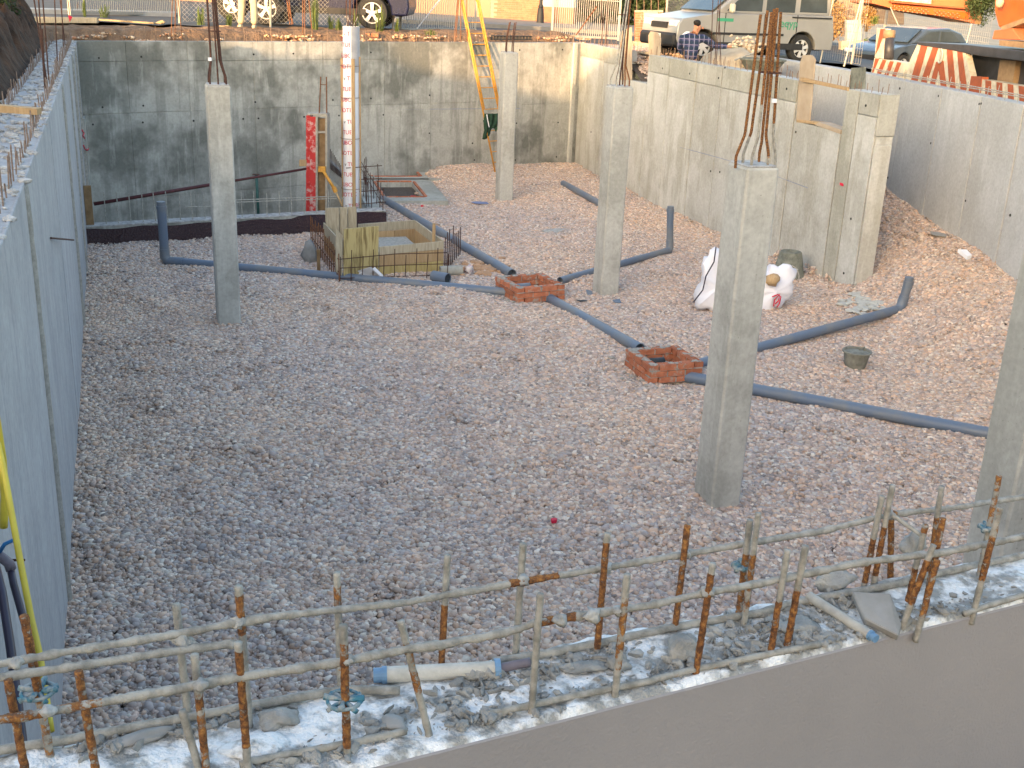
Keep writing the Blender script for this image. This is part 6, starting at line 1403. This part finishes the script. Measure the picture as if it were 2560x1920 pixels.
def car(name, c, fwd, side_, P, label, mats, z0, wr, wheels, width, glass=None, cat='car', **kw):
    """c: ground point under the visible flank centre, fwd: nose direction, side_: outward normal of visible flank; P: list of (s,z) outline with arches cut"""
    t = thing(name, c, label, cat)
    def q(s, z, o_=0): return c+fwd*s+EZ*z+side_*o_
    out = []
    base = P['base']; pts_ = [(P['rear'], base)]
    def arch(s0): return [(s0+math.cos(a)*wr*1.22, wr*1.0+math.sin(a)*wr*1.22) for a in [math.pi-math.pi*k/10 for k in range(11)]]
    low = [(P['rear'], base)]
    for s0 in sorted(wheels): low += [(s0-wr*1.22, base)]+arch(s0)+[(s0+wr*1.22, base)]
    low += [(P['front'], base)]
    body = low+P['body']
    obj('body', MB().prism([q(s, z) for s, z in body], -side_*width), mats[0], t, bevel=.05, seg=3, sm=True, angle=40)
    if 'cabin' in P: obj('cabin', MB().prism([q(s, z, -.06) for s, z in P['cabin']], -side_*(width-.12)), mats[1] if len(mats) > 1 else mats[0], t, bevel=.05, seg=3)
    for w_ in P.get('windows', []): obj('window', MB().prism([q(s, z, -.05) for s, z in w_], -side_*(width-.10)), M['glass'], t, bevel=.012)
    for s0 in wheels:
        for o_ in (-.11, -width+.11): wheel(t, q(s0, wr, o_), wr, .21, side_ if o_ > -.5 else -side_, kw.get('spokes', 6))
    obj('sill', MB().box(q((P['rear']+P['front'])/2, base+.06, -.015), (P['front']-P['rear']-wr*5.2, .06, .14), (fwd, side_, EZ)), M['blackpl'], t)
    obj('underbody', MB().box(q((P['rear']+P['front'])/2, base+.10, -width/2), (P['front']-P['rear']-.3, width-.5, .25), (fwd, side_, EZ)), M['blackpl'], t)
    return t, q
# SUV: wheels at px 665 and 930
Ysuv = 28.6
w1 = D(665, 22, Ysuv); w2 = D(930, 32, Ysuv); wrz = .385
fwdS = (w2-w1); fwdS.z = 0; wb = fwdS.length; fwdS.normalize(); cS = (w1+w2)/2; gzS = (w1.z+w2.z)/2-wrz; cS.z = gzS
P = dict(base=.34, rear=-wb/2-.75, front=wb/2+.85, body=[(wb/2+.9, .55), (wb/2+.86, .95), (wb/2+.2, 1.12), (-wb/2-.78, 1.12), (-wb/2-.8, .6)], cabin=[(wb/2-.1, 1.12), (wb/2-.75, 1.62), (-wb/2-.3, 1.65), (-wb/2-.7, 1.12)], windows=[[(wb/2-.35, 1.15), (wb/2-.8, 1.55), (.15, 1.57), (.15, 1.15)], [(.08, 1.15), (.08, 1.57), (-wb/2+.2, 1.57), (-wb/2+.1, 1.15)]])
t, q = car('parked_car', cS+Vector((0, -.0, 0)), fwdS, Vector((fwdS.y, -fwdS.x, 0)), P, 'dark blue off-road car with silver rims behind the chain link fence', [M['carblue'], M['carblue']], gzS, wrz, [-wb/2, wb/2], 1.8, spokes=5)
# second car left of it
w1 = D(582, 10, 29.6); cS2 = w1.copy(); cS2.z = w1.z-.36
fw2 = Vector((.55, -.83, 0)).normalized(); sd2 = Vector((fw2.y, -fw2.x, 0)); sd2 = sd2 if sd2.x < 0 else -sd2
fw2 = Vector((1, 0, 0)); sd2 = Vector((0, -1, 0))
P = dict(base=.36, rear=-3.4, front=.62, body=[(.66, .6), (.60, .95), (-.2, 1.08), (-3.4, 1.1), (-3.45, .6)], cabin=[(-.3, 1.08), (-.9, 1.5), (-2.8, 1.5), (-3.3, 1.08)], windows=[[(-.55, 1.12), (-.95, 1.44), (-1.7, 1.44), (-1.7, 1.12)]])
P['rear'] = -.55; P['body'] = [(.6, .55), (.55, .95), (.1, 1.1), (-.5, 1.12), (-.55, .6)]; P.pop('cabin'); P.pop('windows')
obj('spare', MB(), M['tyre']) if False else None
t = thing('quad_bike', cS2, 'dark wheeled machine partly hidden behind the standing person', 'vehicle')
wheel(t, w1, .40, .2, Vector((-.15, -1, 0)), 5, .55); obj('body', MB().prism([D(545, -30, 29.8), D(640, -30, 29.8), D(640, 5, 29.8), D(612, 12, 29.8), D(600, -10, 29.8), D(560, -12, 29.8)], (0, .7, 0)), M['carblue'], t, bevel=.03)
# silver van
fV = Vector((-.93, -.37, 0)).normalized(); sV = Vector((fV.y, -fV.x, 0)); sV = sV if sV.y < 0 else -sV
cr = D(2003, 122, 28.0); wrV = .32; gV = cr.z-wrV
cV = cr+fV*1.3; cV.z = gV
P = dict(base=.30, rear=-2.15, front=2.0, body=[(2.08, .5), (2.05, .78), (1.95, .92), (1.1, 1.06), (-2.1, 1.08), (-2.18, .6)],
 cabin=[(1.15, 1.04), (.35, 1.68), (0, 1.80), (-1.95, 1.82), (-2.12, 1.06)],
 windows=[[(.80, 1.12), (.25, 1.60), (-.15, 1.66), (-.15, 1.12)], [(-.25, 1.12), (-.25, 1.67), (-1.05, 1.67), (-1.05, 1.12)], [(-1.18, 1.14), (-1.18, 1.66), (-1.9, 1.64), (-1.95, 1.14)]])
t, q = car('parked_van', cV, fV, sV, P, 'silver van with green lettering parked behind the mesh fence', [M['carsilver'], M['carsilver']], gV, wrV, [-1.30, 1.38], 1.75, cat='van')
obj('windscreen', MB().prism([q(1.12, 1.10, -.12), q(.42, 1.66, -.18), q(.42, 1.66, -1.57), q(1.12, 1.10, -1.63)], fV*.02+EZ*.02), M['glass'], t)
for o_ in (-.25, -1.5): obj('headlight', MB().box(q(2.0, .80, o_), (.16, .36, .15), (fV, sV, EZ)), M['lamp'], t, bevel=.03)
obj('grille', MB().box(q(2.07, .76, -.875), (.06, .75, .13), (fV, sV, EZ)), M['blackpl'], t); obj('bumper', MB().box(q(2.05, .45, -.875), (.2, 1.7, .30), (fV, sV, EZ)), M['blackpl'], t, bevel=.05)
obj('number_plate', MB().box(q(2.16, .52, -.875), (.02, .5, .10), (fV, sV, EZ)), M['whitep'], t); obj('mirror', MB().box(q(.75, 1.18, .10), (.10, .16, .2), (fV, sV, EZ)), M['stripew'], t, bevel=.03)
obj('moulding', MB().box(q(.2, .62, .012), (1.9, .02, .05), (fV, sV, EZ)), M['blackpl'], t); obj('door_rail', MB().box(q(-1.5, 1.02, .012), (1.1, .02, .03), (fV, sV, EZ)), M['blackpl'], t)
for s_ in (-.2, -1.1, .85): obj('door_gap', MB().box(q(s_, .7, .004), (.015, .012, .75), (fV, sV, EZ)), M['blackpl'], t)
gm = plain('green_print', (.05, .30, .18), None, 5, .6)
tmv = textmesh('eqyp', .26, gm, .002); o_ = bpy.data.objects.new('lettering', tmv); COL.objects.link(o_); o_.parent = t
o_.matrix_local = Matrix.Translation(q(-.62, .80, .012)-t.location) @ Matrix((-fV, EZ, sV)).transposed().to_4x4()
obj('green_band', MB().box(q(.85, .92, .008), (.42, .01, .07), (fV, sV, EZ)), gm, t)
# dark car at right
fC = Vector((-.80, -.60, 0)).normalized(); sC = Vector((fC.y, -fC.x, 0)); sC = sC if sC.y < 0 else -sC
cc = D(2335, 72, 36.0); gC = cc.z-1.38; cC = Vector((cc.x, cc.y, gC))
P = dict(base=.28, rear=-2.1, front=1.95, body=[(2.05, .45), (2.02, .68), (1.7, .82), (.95, .93), (-1.9, .98), (-2.15, .9), (-2.15, .5)], cabin=[(1.0, .92), (.2, 1.36), (-.9, 1.40), (-1.6, 1.25), (-2.0, .96)], windows=[[(.72, .97), (.12, 1.29), (-.4, 1.32), (-.4, .97)], [(-.48, .97), (-.48, 1.32), (-1.0, 1.31), (-1.6, .99)]])
t, q = car('parked_car', cC, fC, sC, P, 'dark slate car behind the fence, above the striped crane truck', [M['carslate'], M['carslate']], gC, .31, [-1.25, 1.25], 1.7)
obj('windscreen', MB().prism([q(1.02, .96, -.14), q(.28, 1.35, -.22), q(.28, 1.35, -1.48), q(1.02, .96, -1.56)], fC*.02+EZ*.02), M['glass'], t)
for o_ in (-.22, -1.48): obj('headlight', MB().box(q(1.93, .66, o_), (.22, .36, .14), (fC, sC, EZ)), M['lamp'], t, bevel=.04)
obj('grille', MB().box(q(2.04, .5, -.85), (.05, .9, .16), (fC, sC, EZ)), M['blackpl'], t); obj('number_plate', MB().box(q(2.07, .38, -.85), (.02, .45, .10), (fC, sC, EZ)), M['whitep'], t)
# ------------------------------------------------------------------ crane truck on the upright plane behind the far right wall
on_ = Vector((-bd.y, bd.x, 0)); TA = Bk+on_*1.0; TB = Bn+on_*1.0
def tp_(x, y, o_=0): return VPl(x, y, TA+on_*o_, TB+on_*o_)
def tprism(pl, dep, mat, nm, par, o_=0, **k): return obj(nm, MB().prism([tp_(x, y, o_) for x, y in pl], on_*dep), mat, par, **k)
t = thing('crane_truck', Vector((tp_(2400, 300).x, tp_(2400, 300).y, 2.2)), 'crane truck with red and cream striped panels beyond the far right wall', 'truck')
def stripes(quad, n, skew, par, o_=-.008):
    A_, B_, C_, D_ = quad   # tl,tr,br,bl
    L = lambda a, b, f: (a[0]+(b[0]-a[0])*f, a[1]+(b[1]-a[1])*f)
    for k in range(n):
        f0 = (k+.05)/n; f1 = (k+.55)/n; g0 = min(1, max(0, f0+skew)); g1 = min(1, max(0, f1+skew))
        if g1-g0 < .005: continue
        obj('red_stripe', MB().prism([tp_(*L(A_, B_, f0), o_), tp_(*L(A_, B_, f1), o_), tp_(*L(D_, C_, g1), o_), tp_(*L(D_, C_, g0), o_)], on_*.006), M['striper'], par)
tprism([(2186, 145), (2262, 157), (2256, 200), (2178, 188)], .25, M['stripew'], 'side_beam', t); stripes(((2187, 146), (2261, 158), (2255, 199), (2179, 187)), 4, -.12, t)
tprism([(2192, 70), (2216, 72), (2206, 146), (2187, 144)], .1, M['stripew'], 'striped_post', t); tprism([(2201, 72), (2213, 73), (2196, 120), (2188, 136)], .01, M['striper'], 'red_stripe', t, -.012)
obj('exhaust', MB().tube([tp_(2222, 148, .1), tp_(2224, 96, .1)], .10, 14), M['grime'], t, sm=True); obj('exhaust_cap', MB().tube([tp_(2222, 96, .1), tp_(2224, 76, .1)], .125, 14), M['brownsteel'], t, sm=True)
tprism([(2294, 110), (2410, 122), (2440, 250), (2262, 205), (2275, 150)], .12, M['stripew'], 'striped_panel', t)
for pl in ([(2303, 111), (2319, 112), (2291, 212), (2274, 208)], [(2333, 114), (2347, 115), (2314, 216), (2298, 213)], [(2340, 155), (2352, 150), (2334, 222), (2322, 219)], [(2343, 152), (2358, 152), (2367, 228), (2353, 226)], [(2366, 117), (2380, 118), (2390, 236), (2374, 232)], [(2392, 120), (2404, 121), (2420, 244), (2402, 240)]):
    tprism(pl, .006, M['striper'], 'red_stripe', t, -.008)
mb = MB(); c = tp_(2351, 140, -.02)
n = 20; mb.tube([c+bd*math.cos(2*math.pi*k/n)*.085+EZ*math.sin(2*math.pi*k/n)*.12 for k in range(n+1)], .018, 6, caps=False); obj('oval_badge_ring', mb, M['whitep'], t, sm=True)
obj('oval_badge', MB().prism([c+bd*math.cos(2*math.pi*k/n)*.085+EZ*math.sin(2*math.pi*k/n)*.12 for k in range(n)], on_*.01), M['galvdark'], t); obj('badge_mark', MB().box(c-on_*.008, (.03, .006, .13), (bd, on_, EZ)), M['whitep'], t)
tprism([(2290, 104), (2420, 112), (2562, 128), (2600, 135), (2600, 158), (2450, 140), (2380, 126), (2294, 112)], .9, M['grime'], 'deck', t, -.02, bevel=.01)
tprism([(2432, 128), (2600, 150), (2600, 240), (2520, 224), (2425, 190)], .1, M['grime'], 'chassis_side', t, .35); tprism([(2500, 150), (2540, 152), (2530, 215), (2492, 205)], .1, M['brownsteel'], 'tank', t, .25)
tprism([(2428, 190), (2455, 192), (2450, 242), (2420, 235)], .12, M['striper'], 'red_bracket', t, -.01)
tprism([(2453, 198), (2600, 222), (2600, 282), (2448, 243)], .2, M['stripew'], 'rear_beam', t); stripes(((2462, 200), (2600, 223), (2600, 281), (2455, 243)), 5, .04, t)
tprism([(2488, -40), (2600, -40), (2600, 40), (2568, 60), (2496, 68), (2486, 30)], .7, M['orange'], 'crane_housing', t, .25, bevel=.02)
tprism([(2498, 68), (2600, 30), (2600, 42), (2510, 76)], .5, M['brownsteel'], 'boom_arm', t, .1); tprism([(2485, 76), (2530, 70), (2552, 100), (2480, 98)], .5, M['orangepl'], 'crane_foot', t, .1, bevel=.01); tprism([(2498, 100), (2600, 108), (2600, 125), (2498, 114)], .4, M['brownsteel'], 'turntable', t, .05)
obj('lamp', MB().rock(tp_(2500, 6, .1), (.07, .07, .09), 2, rough=.15), M['sand'], t, sm=True)
# orange building beyond with a pierced brick band
Yo = 44
t = thing('orange_building', D(2330, 60, Yo), 'orange rendered building with pierced brick band at the upper right', 'building')
def ob(pl, dep, mat, nm, dy=0, **k): return obj(nm, MB().prism([D(x, y, Yo+dy) for x, y in pl], (0, dep, 0)), mat, t, **k)
ob([(2178, -60), (2455, -60), (2440, 60), (2410, 52), (2228, 20), (2180, 8)], 3, M['orangepl'], 'wall')
ob([(2232, -60), (2330, -60), (2328, 10), (2236, 1)], .1, M['stripew'], 'shutter', -.2); ob([(2228, 2), (2432, 20), (2432, 24), (2228, 6)], .3, M['striper'], 'ledge', -.4)
hm = None
for i in range(15):
    for j in range(3):
        if i == 8: continue
        x = 2237+i*11.2+(j % 2)*5; y = 15+i*1.35+j*5; 
        obj('pierced_hole', MB().prism([D(x-2, y, Yo-.25), D(x, y-2, Yo-.25), D(x+2, y, Yo-.25), D(x, y+2, Yo-.25)], (0, .3, 0)), M['brownsteel'], t)
ob([(2234, 11), (2420, 32), (2420, 48), (2234, 24)], .1, M['orange'], 'pierced_band', -.12)
# second long wall/garden edge behind the hedge and far left kerb wall
obj('garden_wall', MB().prism([D(1400, 30, 52), D(2260, 62, 52), D(2260, -60, 52), D(1400, -60, 52)], (0, .4, 0)), M['render'], label='tan garden wall far behind the hedge at the top', category='wall')
obj('garden_wall', MB().prism([D(-60, 2, 44), D(560, 6, 44), D(560, -60, 44), D(-60, -60, 44)], (0, .4, 0)), M['brickpink'], label='reddish wall far beyond the road at the upper left', category='wall')
# ------------------------------------------------------------------ unseen block added to shade the pit, roofline shaped from the shadow edge
NB = Vector((S_H.y, -S_H.x, 0)); NB = NB if NB.x > 0 else -NB
DB = 16.0; tanE = math.tan(math.radians(SUN_EL))
def sil(p, dz=0.0): al = -(p.x*S_H.x+p.y*S_H.y); lat = p.xy.dot(NB.xy); return (lat, p.z+dz+tanE*(al+DB))
sp = [sil(VPl(x, y, BL, BR)) for x, y in ((200, 60), (400, 78), (520, 98), (545, 115), (600, 128), (720, 140), (855, 148), (868, 142), (872, 97), (968, 97), (978, 112), (990, 145), (1030, 168), (1090, 185), (1200, 198), (1300, 228), (1425, 246))]
sp += [sil(VPl(1450, 205, AC, AE)), sil(VPl(1475, 172, AC, AE)), sil(VPl(1510, 145, AC, AE)), sil(VPl(1540, 128, AC, AE), .04), (-9.6, sil(VPl(1640, 140, AC, AE), .08)[1]), (-9.55, 11.3), (-6.35, 11.3), (-6.3, 9.6), (-1.3, 9.6), (.5, 9.6)]
sp.sort(key=lambda q: q[0])
l0, l1 = sp[0], sp[-1]
poly = [(l0[0]-9, -.0), (l0[0]-9, l0[1]+.6)]+sp+[(l1[0]+9, l1[1]), (l1[0]+9, 0)]
t = thing('shade_block', S_H*DB, 'unseen pale block added behind the viewpoint, roofline shaped to shade the pit', 'building')
def bp_(lat, z, o_=0): return S_H*(DB+o_)+NB*lat+EZ*z
obj('wall', MB().prism([bp_(a, b) for a, b in poly], S_H*7), M['shade_b'], t)
for fl in range(3):
    la = poly[0][0]+1.2
    while la < poly[-1][0]-1.8:
        obj('window', MB().prism([bp_(la, 1+fl*2.6, -.05), bp_(la+1.1, 1+fl*2.6, -.05), bp_(la+1.1, 2.2+fl*2.6, -.05), bp_(la, 2.2+fl*2.6, -.05)], S_H*.1), M['glass'], t); la += 2.6
